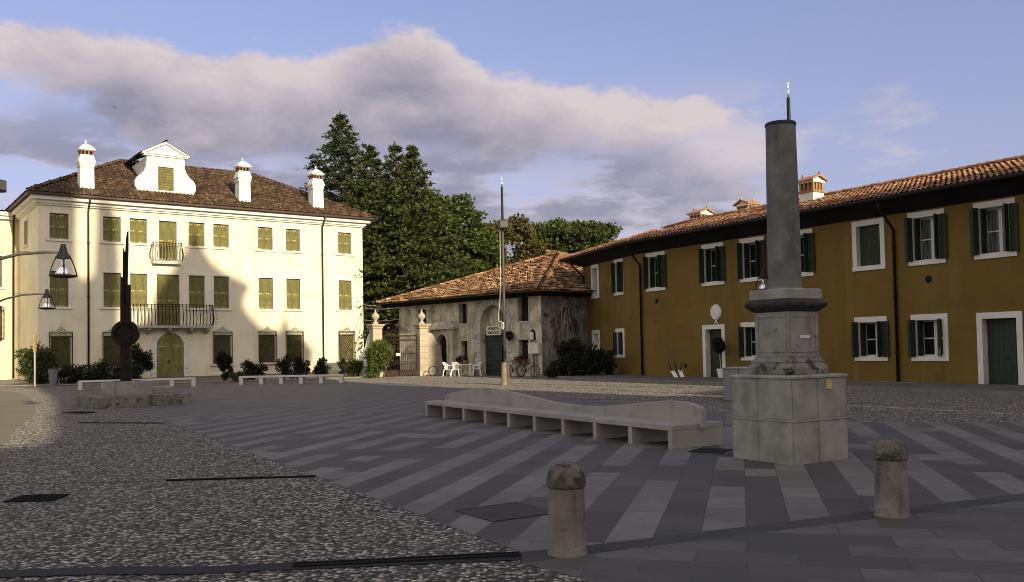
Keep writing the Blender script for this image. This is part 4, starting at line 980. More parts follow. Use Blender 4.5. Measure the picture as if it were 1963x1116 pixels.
sw_ = thing('boundary_wall', 'low yellowed stone wall leaning beside the right gate pillar', 'wall', (GP2[0]+.32, GP2[1]+.1, 0), R(33))
m = MB(); m.prism([(0, 0), (1.15, 0), (1.1, .6), (.95, 1.9), (.6, 2.3), (.3, 2.75), (0, 2.8)], -.12, .25); m.build('wall', 'pillar_stone', sw_, bevel=.03)

# ================================================================== FLAGPOLES AND LAMPS
def flagpole(label, loc, rz):
    t = thing('flagpole', label, 'flagpole', loc, rz, 'flagpoles around the square')
    m = MB(); m.lathe([(.215, 0), (.20, .1), (.165, .98), (.15, 1.03)], n=14); m.build('footing', 'tan_concrete', t, smooth=True, sharp=40)
    m = MB(); m.lathe([(.066, 1.03), (.060, 4.5), (.052, 7.3)], n=12); m.build('pole', 'steel_arm', t, smooth=True, sharp=40)
    m = MB(); m.lathe([(.062, 7.3), (.06, 7.6), (.054, 9.15), (.045, 9.19)], n=12); m.build('upper_pole', 'black_steel', t, smooth=True, sharp=40)
    m = MB(); m.lathe([(.025, 9.19), (.028, 9.3), (.045, 9.33), (.026, 9.37), (.024, 9.46), (.042, 9.49), (.02, 9.54), (.018, 9.6), (.034, 9.64), (.005, 9.7)], n=8); m.build('finial', 'chrome', t, smooth=True)
    m = MB(); m.box(-.22, .22, -.34, -.10, 7.2, 7.6); m.box(-.04, .04, -.1, -.06, 7.3, 7.5); fl = m.build('floodlight', 'black_steel', t, bevel=.02)
    m = MB(); m.box(-.18, .18, -.352, -.341, 7.27, 7.56); m.build('lens', 'lens_glass', fl)
    m = MB(); m.tube([(-.14, -.06, 7.2), (-.16, -.06, 5.0), (-.20, -.06, 3.9), (-.30, -.06, 3.0), (-.26, -.06, 2.93), (-.12, -.07, 2.93)], .012, 5)
    for k in range(5): m.tube([(-.11+.05*math.cos(a)+.004*k, -.09-.008*k, 2.72+.17*math.sin(a)) for a in [i*math.pi/5 for i in range(10)]], .016, 5, closed=True)
    m.build('rope', 'white_sign', t, smooth=True)
    m = MB(); m.tube([(-.10, -.02, 7.2), (-.105, -.02, 5), (-.115, -.02, 2.3)], .008, 4); m.build('cable', 'rubber', t)
    return t
f1 = flagpole('slender flagpole with floodlight standing on its own before the farmhouse', (-.36, 41.44, 0), R(12))
dup(f1, (8.57, 27.2, 0), R(-90), 'flagpole whose dark tip rises just behind the stone column')
dup(f1, (-17.2, 29.7, 0), R(80), 'flagpole at the left edge of which only the floodlight shows')
def lamp(label, loc, rz, arm):
    t = thing('street_lamp', label, 'street lamp', loc, rz, 'street lamps with bell shaped cages')
    m = MB(); m.lathe([(.10, 0), (.10, .9), (.075, 1.0), (.06, 5.1), (.02, 5.15)], n=12); m.build('pole', 'steel_arm', t, smooth=True, sharp=40)
    m = MB(); m.tube([(0, 0, 4.06), (arm*.2, 0, 4.27), (arm*.5, 0, 4.43), (arm*.8, 0, 4.47), (arm-.06, 0, 4.46)], [.055, .05, .042, .036, .034], 8); m.tube([(0, 0, 4.55), (arm*.62, 0, 4.49)], .008, 5); m.build('arm', 'steel_arm', t, smooth=True)
    x = arm
    m = MB(); m.lathe([(.055, 4.68), (.062, 4.66), (.12, 4.42), (.19, 4.34), (.20, 4.30), (.02, 4.30)], cx=x, n=16); hd = m.build('hood', 'black_steel', t, smooth=True, sharp=40)
    m = MB()
    for k in range(4):
        a = math.pi/2*k+.5; m.tube([(x+r*math.cos(a), r*math.sin(a), z) for r, z in ((.13, 4.40), (.21, 4.24), (.27, 4.08), (.31, 3.92), (.335, 3.83))], .018, 5)
    m.tube([(x+.335*math.cos(a), .335*math.sin(a), 3.83) for a in [2*math.pi*i/20 for i in range(20)]], .020, 5, closed=True)
    m.lathe([(.33, 3.835), (.30, 3.80), (.16, 3.775), (.02, 3.77)], cx=x, n=20); m.build('cage', 'black_steel', hd, smooth=True, sharp=40)
    m = MB(); m.lathe([(.05, 4.30), (.055, 4.12), (.10, 4.08), (.16, 4.00), (.19, 3.89), (.18, 3.86), (.02, 3.85)], cx=x, n=16); m.build('reflector', 'chrome', hd, smooth=True, sharp=50)
    return t
LT = lambda hx, hy, a, arm, lab, src=None: None
def lamp_at(hx, hy, ang, arm, label, src=None):
    loc = (hx-arm*math.cos(ang), hy-arm*math.sin(ang), 0)
    return lamp(label, loc, ang, arm) if src is None else dup(src, loc, ang, label)
l1 = lamp_at(-11.91, 23.8, R(2), 2.3, 'large nearer street lamp head reaching in from the left edge')
lamp_at(-20.59, 39.7, R(2), 2.3, 'farther and smaller looking street lamp head below at the left edge', l1)
lamp_at(10.12, 36.0, R(-120), 2.3, 'street lamp head peeking out left of the column in front of the ochre house', l1)

# ================================================================== BOLLARDS, BENCHES, MONUMENT, SCULPTURE
def bollard(label, loc, rz):
    t = thing('bollard', label, 'bollard', loc, rz, 'stone bollards with domed caps')
    m = MB(); m.lathe([(.168, 0), (.168, .018), (.158, .03), (.152, .30), (.150, .545), (.02, .545)], n=36); m.build('shaft', 'bollard_stone', t, smooth=True, sharp=50)
    m = MB(); m.lathe([(.148, .545), (.160, .555), (.163, .57), (.162, .61), (.152, .66), (.128, .705), (.09, .738), (.045, .753), (.005, .757)], n=36); m.build('cap', 'bollard_cap', t, smooth=True, sharp=60)
    return t
b1 = bollard('nearer stone bollard with streaked cap beside the gravel edge', (.42, 7.44, 0), 0)
dup(b1, (3.66, 8.79, 0), R(130), 'stone bollard at the right standing alone in front of the column')
# long concrete bench with wavy back
bn = Vector((2.56, 14.65, 0)); bdir = Vector((-.502, .865, 0)); bq = R(120.14)
lb = thing('concrete_bench', 'long grey concrete bench with open compartments below and a wavy backrest', 'bench', bn, bq)
# local x runs from the near end to the far end, local -y is towards the back seat
m = MB(); m.box(0, 9.6, -1.13, 0, .295, .39); m.build('seat', 'concrete', lb, bevel=.012)
for k in range(10):
    x = k*1.06; m = MB(); m.box(x, x+.11 if k < 9 else 9.6, -1.12, -.008, 0, .295) if k < 9 else m.box(9.49, 9.6, -1.12, -.008, 0, .295)
    m.build('support', 'concrete', lb, bevel=.008)
prof = [(-.06, .64), (.17, .705), (.39, .73), (.62, .737), (.84, .732), (1.1, .715), (1.32, .69), (1.7, .65), (2.08, .61), (2.5, .57), (2.91, .54), (3.2, .525), (3.51, .52), (4.0, .53), (4.46, .55), (5.0, .595), (5.5, .64), (6.0, .685), (6.58, .73), (7.0, .752), (7.4, .76), (7.93, .75), (8.4, .70), (8.87, .64), (9.3, .58), (9.66, .53)]
m = MB(); m.prism([(-.06, .30)]+prof+[(9.66, .30)], -.70, -.60)
bk = m.build('backrest', 'concrete', lb, bevel=.008)
m = MB(); m.box(-.004, .0, -1.08, -.05, .02, .285)
def white_bench(label, a, b, src=None):
    a = Vector(a); b = Vector(b); L = (b-a).length; ang = math.atan2(b.y-a.y, b.x-a.x)
    if src: return dup(src, (a.x, a.y, 0), ang, label)
    t = thing('stone_bench', label, 'bench', (a.x, a.y, 0), ang, 'white stone benches at the edge of the square')
    m = MB(); m.box(0, L, 0, .48, .36, .46); m.build('seat', 'white_bench', t, bevel=.012)
    for k in range(6):
        x = (L-.2)*k/5; m = MB(); m.box(x, x+.2, .02, .46, 0, .36); m.build('leg', 'white_bench', t, bevel=.01)
    return t
wb = white_bench('white slab bench in front of the villa door behind the sculpture', (-21.6, 44.6), (-16.5, 46.7))
white_bench('white slab bench in front of the shrubs right of the villa door', (-14.55, 47.7), (-9.05, 47.6), wb)

mo = thing('stone_column', 'weathered round stone column on a moulded pedestal and a square concrete block base', 'monument', (4.05, 13.26, 0), R(90-58.5))
hw = .575
m = MB(); m.box(-hw+.012, hw-.012, -hw+.012, hw-.012, 0, 1.19)
gap = .012
for sx in (0, 1, 2, 3):
    for (a, b) in ((-hw, -.075), (-.035, hw)):
        for (z0, z1) in ((.0, .585), (.625, 1.19)):
            k = MB(); k.box(a, b, -hw, -hw+.0125, z0, z1)
            ca_, sa_ = [(1, 0), (0, 1), (-1, 0), (0, -1)][sx]
            m.add([(p[0]*ca_-p[1]*sa_, p[0]*sa_+p[1]*ca_, p[2]) for p in k.v], k.f)
m.build('base_block', 'base_concrete', mo, bevel=.004)
m = MB(); m.lathe([(.57, 1.19), (.595, 1.195), (.595, 1.225), (.57, 1.24)], sq=True); m.lathe([(.585, .588), (.585, .622)], sq=True); m.build('base_slab', 'base_concrete', mo, bevel=.004)
m = MB(); m.lathe([(.40, 1.24), (.40, 1.33), (.385, 1.37), (.36, 1.40), (.37, 1.43), (.335, 1.47), (.325, 1.50)], sq=True); m.build('pedestal_foot', 'stained_stone', mo, bevel=.008)
m = MB(); m.lathe([(.318, 1.50), (.318, 2.15)], sq=True)
for sx in range(4):
    ca_, sa_ = [(1, 0), (0, 1), (-1, 0), (0, -1)][sx]
    for bx in ((-.28, .28, 2.07, 2.11), (-.28, .28, 1.56, 1.60), (-.28, -.24, 1.60, 2.07), (.24, .28, 1.60, 2.07)):
        k = MB(); k.box(bx[0], bx[1], -.330, -.3175, bx[2], bx[3]); m.add([(p[0]*ca_-p[1]*sa_, p[0]*sa_+p[1]*ca_, p[2]) for p in k.v], k.f)
m.build('pedestal', 'old_stone', mo, bevel=.006)
m = MB(); m.lathe([(.32, 2.15), (.345, 2.17), (.38, 2.20), (.42, 2.235), (.425, 2.28), (.37, 2.33)], sq=True); m.build('moulding', 'lichen_dark', mo, bevel=.012)
m = MB(); m.lathe([(.355, 2.33), (.365, 2.34), (.365, 2.47), (.355, 2.485)], sq=True); m.build('pedestal_cap', 'base_concrete', mo, bevel=.012)
m = MB(); m.lathe([(.255, 2.485), (.255, 2.50), (.238, 2.52), (.237, 3.2), (.229, 4.0), (.216, 4.92), (.02, 4.92)], n=40); m.build('shaft', 'column_stone', mo, smooth=True, sharp=40)
m = MB(); m.lathe([(.218, 4.92), (.226, 4.925), (.226, 4.955), (.216, 4.97), (.02, 4.975)], n=40); m.build('top_rim', 'lichen_dark', mo, smooth=True, sharp=40)
m = MB(); mr = random.Random(3)
for q in range(18): m.sphere((-.385+mr.gauss(0, .03), -.385+mr.gauss(0, .03), 1.26+abs(mr.gauss(0, .04))), mr.uniform(.02, .045), mr.uniform(.02, .045), mr.uniform(.012, .03), 7, 5); m.build('rough_corner', 'mossy_stone', mo)  # small lumps for the rough, damaged corner of the foot
m = MB(); m.box(-.08, .12, -.326, -.319, 1.765, 1.81); m.build('plaque', 'white_stone', mo)
m = MB(); m.box(.13, .25, -hw-.012, -hw-.001, 1.03, 1.17); m.build('plate', 'brass_iron', mo)
# cabinet behind the column base
cb = thing('concrete_planter', 'grey square concrete block standing behind the left side of the column base', 'block', (6.95, 27.3, 0), R(-30))
m = MB(); m.box(-.45, .02, -.45, .45, 0, .94); m.box(.03, .50, -.45, .45, 0, .94); m.build('body', 'grey_metal', cb, bevel=.015); m = MB(); m.box(-.47, .52, -.47, .47, .94, .985); m.build('lid', 'grey_metal', cb, bevel=.01)

# sculpture
sc = thing('metal_sculpture', 'dark bronze blade sculpture with a pierced ring on a stepped concrete plinth', 'sculpture', (-13.29, 28.62, 0), R(37))
m = MB(); m.box(0, 3.0, 0, 2.95, 0, .36); m.build('lower_plinth', 'mossy_stone', sc, bevel=.015)
m = MB(); m.box(.78, 2.02, 1.12, 2.7, .36, .80); m.build('upper_plinth', 'old_stone', sc, bevel=.012)
m = MB(); m.box(2.03, 2.85, 1.4, 2.5, .36, .57); m.build('step', 'old_stone', sc, bevel=.012)
px, py = 1.38, 1.95
m = MB(); m.box(px-.40, px+.40, py-.30, py+.30, .80, .815); m.build('foot_plate', 'bronze_dark', sc)
mw = MB()
mw.v = []; 
tw = R(-37+14)
bl = bpy.data.objects.new
sb = thing  # blades are drawn in a frame turned to face the square
def turned(mm): 
    c_, s_2 = math.cos(tw), math.sin(tw)
    q = MB(); q.f = mm.f; q.m = mm.m; q.v = [(px+p[0]*c_-p[1]*s_2, py+p[0]*s_2+p[1]*c_, p[2]) for p in mm.v]; return q
m = MB(); m.prism([(-.165, .815), (.175, .815), (.165, 2.2), (.16, 3.4), (.165, 4.13), (.06, 4.14), (.055, 3.4), (-.16, 3.4)], -.10, .10)
m.prism([(-.16, 3.4), (-.03, 3.4), (-.05, 4.36), (-.15, 4.42)], -.09, .07)
turned(m).build('post', 'bronze_dark', sc, bevel=.008)
m = MB(); m.prism([(-.03, 3.4), (.054, 3.4), (.075, 4.4), (.10, 5.4), (.10, 6.0), (.055, 5.95), (.02, 5.7), (.0, 5.35), (-.03, 4.4)], -.04, .05); turned(m).build('tall_blade', 'bronze_dark', sc, bevel=.005)
m = MB(); m.prism([(-.09, 3.4), (-.032, 3.4), (-.032, 4.4), (-.01, 5.25), (-.07, 5.42), (-.085, 4.4)], -.06, .03); turned(m).build('short_blade', 'bronze_dark', sc, bevel=.005)
m = MB(); RZ_ = 2.45; rings = 40
for (ra_, rb_, y0, y1) in ((.315, .445, -.16, .16),):
    vs = []; fs = []
    for i in range(rings):
        a = 2*math.pi*i/rings
        for r_, y_ in ((ra_, y0), (rb_, y0), (rb_, y1), (ra_, y1)): vs.append((r_*math.cos(a), y_, RZ_+r_*math.sin(a)))
    for i in range(rings):
        j_ = (i+1) % rings
        for k in range(4): fs.append((i*4+k, i*4+(k+1) % 4, j_*4+(k+1) % 4, j_*4+k))
    m.add(vs, fs)
turned(m).build('ring', 'bronze_dark', sc, bevel=.01)
m = MB(); m.prism([(.314*math.cos(2*math.pi*i/32), RZ_+.314*math.sin(2*math.pi*i/32)) for i in range(32)], -.02, .02)
for a in range(5): m.sphere((.19*math.cos(a*1.4+.3), -.02, RZ_+.19*math.sin(a*1.4+.3)), .09, .05, .10, 10, 6)
turned(m).build('relief_disc', 'rust_iron', sc)

# ================================================================== SMALL THINGS
sp_ = thing('sign_post', 'thin white post with a narrow sign seen edge on beside the left bush', 'sign post', (-27.25, 51.2, 0))
m = MB(); m.tube([(0, 0, 0), (0, 0, 2.0)], .05, 8); m.build('post', 'white_sign', sp_); m = MB(); m.box(-.08, .08, -.05, .05, 1.95, 3.0); m.build('sign', 'wood_pale', sp_)
bi = thing('litter_bin', 'dark grey tapered litter bin in front of the hedge', 'litter bin', (-26.2, 51.2, 0))
m = MB(); m.lathe([(.16, 0), (.17, .05), (.27, .95), (.28, 1.0), (.24, 1.0), (.2, .8), (.02, .78)], n=18); m.build('body', 'grey_metal', bi, smooth=True, sharp=40); m = MB(); m.tube([(.275*math.cos(a), .275*math.sin(a), .98) for a in [i*math.pi/9 for i in range(18)]], .02, 5, closed=True); m.build('rim', 'black_steel', bi)
def chair(label, loc, rz, src=None):
    if src: return dup(src, loc, rz, label)
    t = thing('plastic_chair', label, 'chair', loc, rz, 'white plastic chairs at the table')
    m = MB(); m.prism([(-.23, -.22), (.23, -.22), (.25, .0), (.21, .22), (-.21, .22), (-.25, 0)], .42, .45, axis='z'); m.build('seat', 'plastic_white', t, bevel=.01)
    for sx in (-1, 1):
        for sy in (-1, 1):
            m = MB(); m.tube([(sx*.21, sy*.19, .43), (sx*.27, sy*.26, 0)], [.035, .024], 6); m.build('leg', 'plastic_white', t)
    m = MB(); n = 9
    for k in range(n):
        a = R(-62+124*k/(n-1)); x = .26*math.sin(a); y = .04+.20*math.cos(a); m.tube([(x*.85, y*.95, .44), (x, y+.04, .66), (x*1.02, y+.10, .86-.10*abs(math.sin(a))**2)], .016, 4)
    m.tube([(.27*math.sin(R(-62+124*k/10)), .04+.20*math.cos(R(-62+124*k/10))+.10, .87-.10*abs(math.sin(R(-62+124*k/10)))**2) for k in range(11)], .03, 6); m.build('backrest', 'plastic_white', t)
    for s in (-1, 1):
        m = MB(); m.tube([(s*.25, .20, .74), (s*.30, .05, .67), (s*.30, -.16, .64), (s*.26, -.21, .58), (s*.24, -.20, .43)], .026, 6); m.build('arm', 'plastic_white', t)
    return t
c1 = chair('white plastic armchair at the left end of the table', (-4.02, 55.9, 0), R(70))
chair('white plastic armchair pushed close to the front of the table', (-3.50, 55.4, 0), R(165), c1)
chair('white plastic armchair at the right of the table, nearer the green doors', (-2.28, 56.0, 0), R(-80), c1)
chair('white plastic armchair partly hidden behind the right end of the table', (-2.66, 56.8, 0), R(-40), c1)
tb = thing('plastic_table', 'white rectangular plastic table among the chairs outside the farmhouse', 'table', (-3.15, 56.3, 0), R(-5))
m = MB(); m.box(-.62, .62, -.40, .40, .68, .72); m.build('tabletop', 'plastic_white', tb, bevel=.015)
for sx in (-1, 1):
    for sy in (-1, 1): m = MB(); m.lathe([(.035, 0), (.05, .68)], cx=sx*.5, cy=sy*.3, n=8); m.build('leg', 'plastic_white', tb)
def bicycle(label, loc, rz, src=None):
    if src: return dup(src, loc, rz, label)
    t = thing('bicycle', label, 'bicycle', loc, rz, 'bicycles against the farmhouse')
    for x in (-.52, .52):
        m = MB(); m.tube([(x+.33*math.cos(a), 0, .35+.33*math.sin(a)) for a in [i*math.pi/12 for i in range(24)]], .022, 6, closed=True); w = m.build('wheel', 'rubber', t)
        m = MB()
        for k in range(8): a = k*math.pi/8; m.tube([(x+.32*math.cos(a), 0, .35+.32*math.sin(a)), (x-.32*math.cos(a), 0, .35-.32*math.sin(a))], .004, 3)
        m.build('spokes', 'grey_metal', w)
    m = MB()
    for a, b in (((-.52, 0, .35), (-.12, 0, .32)), ((-.12, 0, .32), (.38, 0, .78)), ((-.12, 0, .32), (-.24, 0, .86)), ((-.52, 0, .35), (-.22, 0, .78)), ((-.22, 0, .76), (.38, 0, .86)), ((.52, 0, .35), (.36, 0, .98))): m.tube([a, b], .018, 6)
    m.build('frame', 'black_iron', t)
    m = MB(); m.sphere((-.26, 0, .92), .14, .07, .04, 10, 6); m.build('saddle', 'rubber', t)
    m = MB(); m.tube([(.28, -.27, 1.02), (.36, -.1, 1.04), (.36, .1, 1.04), (.28, .27, 1.02)], .014, 6); m.build('handlebar', 'grey_metal', t); return t
bw = fw_(-2.0, -.55); bk1 = bicycle('dark bicycle leaning under the barred window right of the arch', (bw[0], bw[1], 0), FR+R(4)); bk1.rotation_euler.x = R(-8)
bw = fw_(-.1, -1.1); b2_ = bicycle('second dark bicycle with its wheel low beside the dark bush', (bw[0], bw[1], 0), FR+R(8), bk1); b2_.rotation_euler.x = R(-10)
wh = thing('bicycle_rack', 'round dark metal hoop leaning by the right gate pillar', 'hoop', (-5.1, 57.3, 0), R(20))
m = MB(); m.tube([(.30*math.cos(a), 0, .31+.30*math.sin(a)) for a in [i*math.pi/12 for i in range(24)]], .03, 6, closed=True); m.build('hoop', 'rubber', wh); m = MB()
for k in range(4): a = k*math.pi/4; m.tube([(.3*math.cos(a), 0, .31+.3*math.sin(a)), (-.3*math.cos(a), 0, .31-.3*math.sin(a))], .008, 4)
m.build('spokes', 'grey_metal', wh)
wbx = thing('folded_stand', 'small white folded boards with black handles leaning at the foot of the ochre wall', 'boards', (8.05, 44.0, .117), R(-30))
for k, (x, tl) in enumerate(((-.16, 35), (.14, 25))):
    m = MB(); c_, s_2 = math.cos(R(tl)), math.sin(R(tl)); m.prism([(x, 0), (x+.2, 0), (x+.2-.34*s_2, .38*c_), (x-.34*s_2, .38*c_)], -.04+k*.09, .0+k*.09); m.build('board', 'plastic_white', wbx)
m = MB()
for x, l in ((-.30, -.16), (-.05, -.1), (.10, .13)): m.tube([(x, .05, .25), (x+l, .05, .72)], .03, 5)
m.build('handle', 'rubber', wbx)
rngS = random.Random(11)
tp = thing('potted_tree', 'small ball shaped potted tree on a thin stem beside the white door frame', 'potted plant', och_w(-8.92, -.55)+(.117,), 0)
m = MB(); m.lathe([(.12, 0), (.15, .05), (.20, .36), (.22, .36), (.22, .42), (.17, .42), (.02, .40)], n=14); m.build('pot', 'plastic_white', tp, smooth=True, sharp=40)
m = MB(); m.tube([(0, 0, .4), (-.03, .0, .8), (-.06, 0, 1.35)], .022, 6); m.build('stem', 'wood_pale', tp)
m = MB(); leaves(m, blob_pts((-.06, 0, 1.5), .26, .26, .34, 700, rngS), .12, rngS); leaves(m, blob_pts((-.12, 0, 1.75), .3, .1, .12, 120, rngS), .12, rngS); m.build('foliage', 'hedge_dark', tp)
rt = thing('climbing_plant', 'bare grey climber roots clinging to the shaded side wall of the farmhouse', 'climbing plant', fw_(.03, 0, 0), FR)
rr_ = random.Random(41)
for k in range(16):
    y0 = rr_.uniform(.9, 3.2); pts = [(.03, 2.0, 4.55)]
    for q in range(6): pts.append((.03+.02*q % .05, 2.0+(y0-2.0)*(q+1)/4.0+rr_.gauss(0, .06), 4.5-(q+1)*rr_.uniform(.18, .5)))
    m = MB(); m.tube(pts, [.05, .04, .035, .03, .025, .018, .01], 5); m.build('root', 'wire_grey' if k % 3 == 0 else 'bark', rt)
bd = thing('bird', 'tiny dark bird flying in front of the big cloud above the villa', 'bird', (-22.1, 50, 15.6), R(30))
m = MB(); m.sphere((0, 0, 0), .05, .16, .05, 8, 6); m.add([(0, .06, .02), (.32, -.02, .12), (.30, -.12, .12), (0, -.07, .02)], [(0, 1, 2, 3)]); m.add([(0, .06, .03), (-.32, -.02, .14), (-.30, -.12, .14), (0, -.07, .03)], [(3, 2, 1, 0)]); m.build('body', 'rubber', bd); bd.scale = (.5, .5, .5)
# overhead cables
def cable(label, a, b, sag, src=None):
    m = MB(); a = Vector(a); b = Vector(b); m.tube([a.lerp(b, t)-Vector((0, 0, sag*4*t*(1-t))) for t in [i/14 for i in range(15)]], .022, 4)
    tag(m.build('overhead_cable', 'wire_grey'), label, 'cable', 'cables between the villa and the farmhouse')
vq = lambda x, z: (VO[0]+x*math.cos(VR), VO[1]+x*math.sin(VR), z)
cable('upper thin cable running along under the farmhouse eaves', vq(16.03, 5.6), fw_(-5.2, -.35, 4.55), .25)
cable('middle thin cable from the villa to the farmhouse eaves', vq(16.03, 5.3), fw_(-12.4, -.5, 4.8), .2)
cable('lowest thin cable sagging behind the gate finials', vq(16.03, 4.3), fw_(-11.2, -.3, 4.35), .35)
# ================================================================== VEGETATION
def conifer(label, x, y, h, rad, matn, seed, base=.06, power=4, slope=.52, dens=1.0, up=.25, leafs=.42, group='conifers behind the villa', name='fir_tree', gap=.9):
    rng = random.Random(seed); t = thing(name, label, 'tree', (x, y, 0), rng.uniform(0, 6), group)
    m = MB(); m.tube([(0, 0, 0), (.05, 0, h*.5), (0, 0, h*.97)], [h*.016, h*.010, .03], 8); m.build('trunk', 'bark', t)
    lv = MB(); br = MB(); z = h*base
    while z < h*.985:
        f = (h-z)/h; q_ = slope*(h-z); R_ = rad*q_/(rad**power+q_**power)**(1/power)
        nb_ = max(4, int(5+6*f)); a0 = rng.uniform(0, 6.3)
        for k in range(nb_):
            a = a0+2*math.pi*k/nb_+rng.uniform(-.25, .25); L = R_*rng.uniform(.72, 1.15)
            if L < .15: L = .15
            zz = z+rng.uniform(-.25, .25)*gap; pts = []
            for i in range(6):
                s = i/5; pts.append(Vector((L*s*math.cos(a), L*s*math.sin(a), zz-.22*L*math.sin(s*2.2)+up*L*s*s)))
            br.tube(pts, [.05*f+.02]+[.03*f+.012]*4+[.008], 4)
            side = Vector((-math.sin(a), math.cos(a), 0)); out = Vector((math.cos(a), math.sin(a), 0))
            for s in ((.45, .75, 1.0) if L > 1.4 else (.5, 1.0)):
                i = min(4, int(s*5)); p = pts[i].lerp(pts[min(i+1, 5)], s*5-i)+side*rng.uniform(-.22, .22)*L
                k = (.10+.19*L)*(1.1-.3*s)*rng.uniform(.7, 1.25); P = []
                for _ in range(int((12+62*k*k)*dens)):
                    q = Vector((rng.gauss(0, .5), rng.gauss(0, .5), 0)); rad_ = q.length
                    P.append((p+(out*q.x*1.25+side*q.y)*k+Vector((0, 0, k*(.10-.22*rad_)+rng.gauss(0, .07))), (out*(.9+q.x)+side*q.y+Vector((0, 0, .35-.3*rad_)))*1.6))
                leaves(lv, P, leafs*.85, rng, .5, flat=.4)
        z += gap*(.45+.75*f)*rng.uniform(.8, 1.15)
    for q in range(26):
        leaves(lv, [(Vector((0, 0, h*(.94+.06*q/26))), Vector((rng.gauss(0, 1), rng.gauss(0, 1), .8)))], leafs*.8, rng, .4)
    br.build('branches', 'bark', t); lv.build('crown', matn, t); return t
def broadleaf(label, x, y, h, clumps, matn, seed, leafs=.34, per=130, cr=1.0, group=None, name='leafy_tree', trunk=.28, flat=.2):
    """clumps: list of ellipsoids (cx,cy,cz,rx,ry,rz,n) through which leaf clumps are spread"""
    rng = random.Random(seed); t = thing(name, label, 'tree', (x, y, 0), 0, group)
    lv = MB(); br = MB(); cents = []
    for (cx, cy, cz, rx, ry, rz, n) in clumps:
        for p, d in blob_pts((cx, cy, cz), rx, ry, rz, n, rng, .62):
            cents.append(p); k = rng.uniform(.65, 1.25)*cr
            P = [(q, (dd+d*.5+Vector((0, 0, .3)))) for q, dd in blob_pts(p, k, k, k*.6, int(per*k*k), rng, .35)]
            leaves(lv, P, leafs, rng, .62, flat)
    zt_ = min(c[2] for c in clumps)
    br.tube([(0, 0, 0), (.1, 0, h*.25), (0, .1, h*.6), (0, 0, h*.8)], [trunk*1.3, trunk, trunk*.6, trunk*.25], 8)
    for p in cents[::4]: br.tube([(0, .05, h*.22+.3*p.z*.5), Vector((p.x*.5, p.y*.5, p.z*.75+h*.03)), p], [trunk*.35, trunk*.2, .03], 5)
    br.build('trunk', 'bark', t); lv.build('crown', matn, t); return t
conifer('tallest open spruce rising with a pointed top behind the villa', -17.9, 95, 27.2, 3.5, 'spruce_green', 1, base=.22, power=3, slope=.50, dens=1.7, up=.5, leafs=.44, name='spruce_tree', gap=1.25)
conifer('fir with twin tops close to the right of the tall spruce', -14.0, 90, 22.3, 6.2, 'needle_green', 2, dens=1.5, gap=.95)
conifer('slim pointed fir in the middle of the clump behind the villa', -11.1, 87, 21.9, 6.0, 'needle_green', 3, dens=1.5, gap=.95)
conifer('fir with a feathery tip at the right of the clump', -8.9, 82, 20.4, 6.8, 'needle_green', 4, dens=1.5, gap=.95)
conifer('broad fir filling the middle of the clump', -12.6, 83, 17.5, 6.0, 'needle_green', 15, dens=1.5, gap=.95)
conifer('lower spreading fir filling the gap between villa and farmhouse', -7.9, 80.5, 11.5, 4.0, 'needle_green', 5, dens=1.5, gap=.9)
broadleaf('round bright green chestnut tree beside the firs', -5.6, 87, 17, [(-.2, 0, 9.4, 4.9, 4.2, 7.0, 150), (1.3, -.5, 6.0, 4.0, 3.6, 4.8, 70), (-1.4, -.3, 13.0, 2.4, 2.4, 3.4, 40)], 'chestnut_green', 6, leafs=.42, per=150, cr=1.2, name='chestnut_tree')
broadleaf('brownish leafed tree behind the flagpole', -.8, 97, 16, [(0, 0, 11.6, 4.6, 3.5, 4.0, 75), (-2, 0, 7.0, 4.0, 3.0, 4.0, 35)], 'brown_leaf', 7, leafs=.42, per=110, cr=1.1, name='copper_tree')
broadleaf('dark green tree between the brownish tree and the stone pine', 3.2, 101, 15, [(0, 0, 10.8, 3.0, 3.0, 4.6, 50)], 'pine_green', 8, leafs=.42, per=110, cr=1.1)
broadleaf('stone pine with a flat umbrella crown behind the farmhouse roof', 7.0, 102, 16.3, [(0, 0, 14.2, 5.0, 4.5, 1.9, 95), (2.0, 0, 12.6, 3.6, 3.5, 1.3, 40), (-2.2, 0, 12.9, 2.6, 3, 1.6, 30)], 'pine_green', 9, leafs=.40, per=120, cr=.95, name='stone_pine', trunk=.35)
broadleaf('small treetop just showing over the ochre roof', 16.6, 118, 15.6, [(0, 0, 14.0, 2.2, 2, 1.7, 22)], 'pine_green', 10, leafs=.4, per=90)
broadleaf('low mixed trees in shade behind the iron gate', -9.4, 81, 7, [(0, 0, 4.0, 3.2, 2.5, 3.4, 60)], 'chestnut_green', 12, leafs=.34, per=110, cr=.9)
broadleaf('dark broadleaf tree behind the left end of the farmhouse roof', -5.5, 88.5, 11, [(0, 0, 7.0, 4.5, 2.5, 4.0, 55)], 'needle_green', 13, leafs=.42, per=110, cr=1.1)

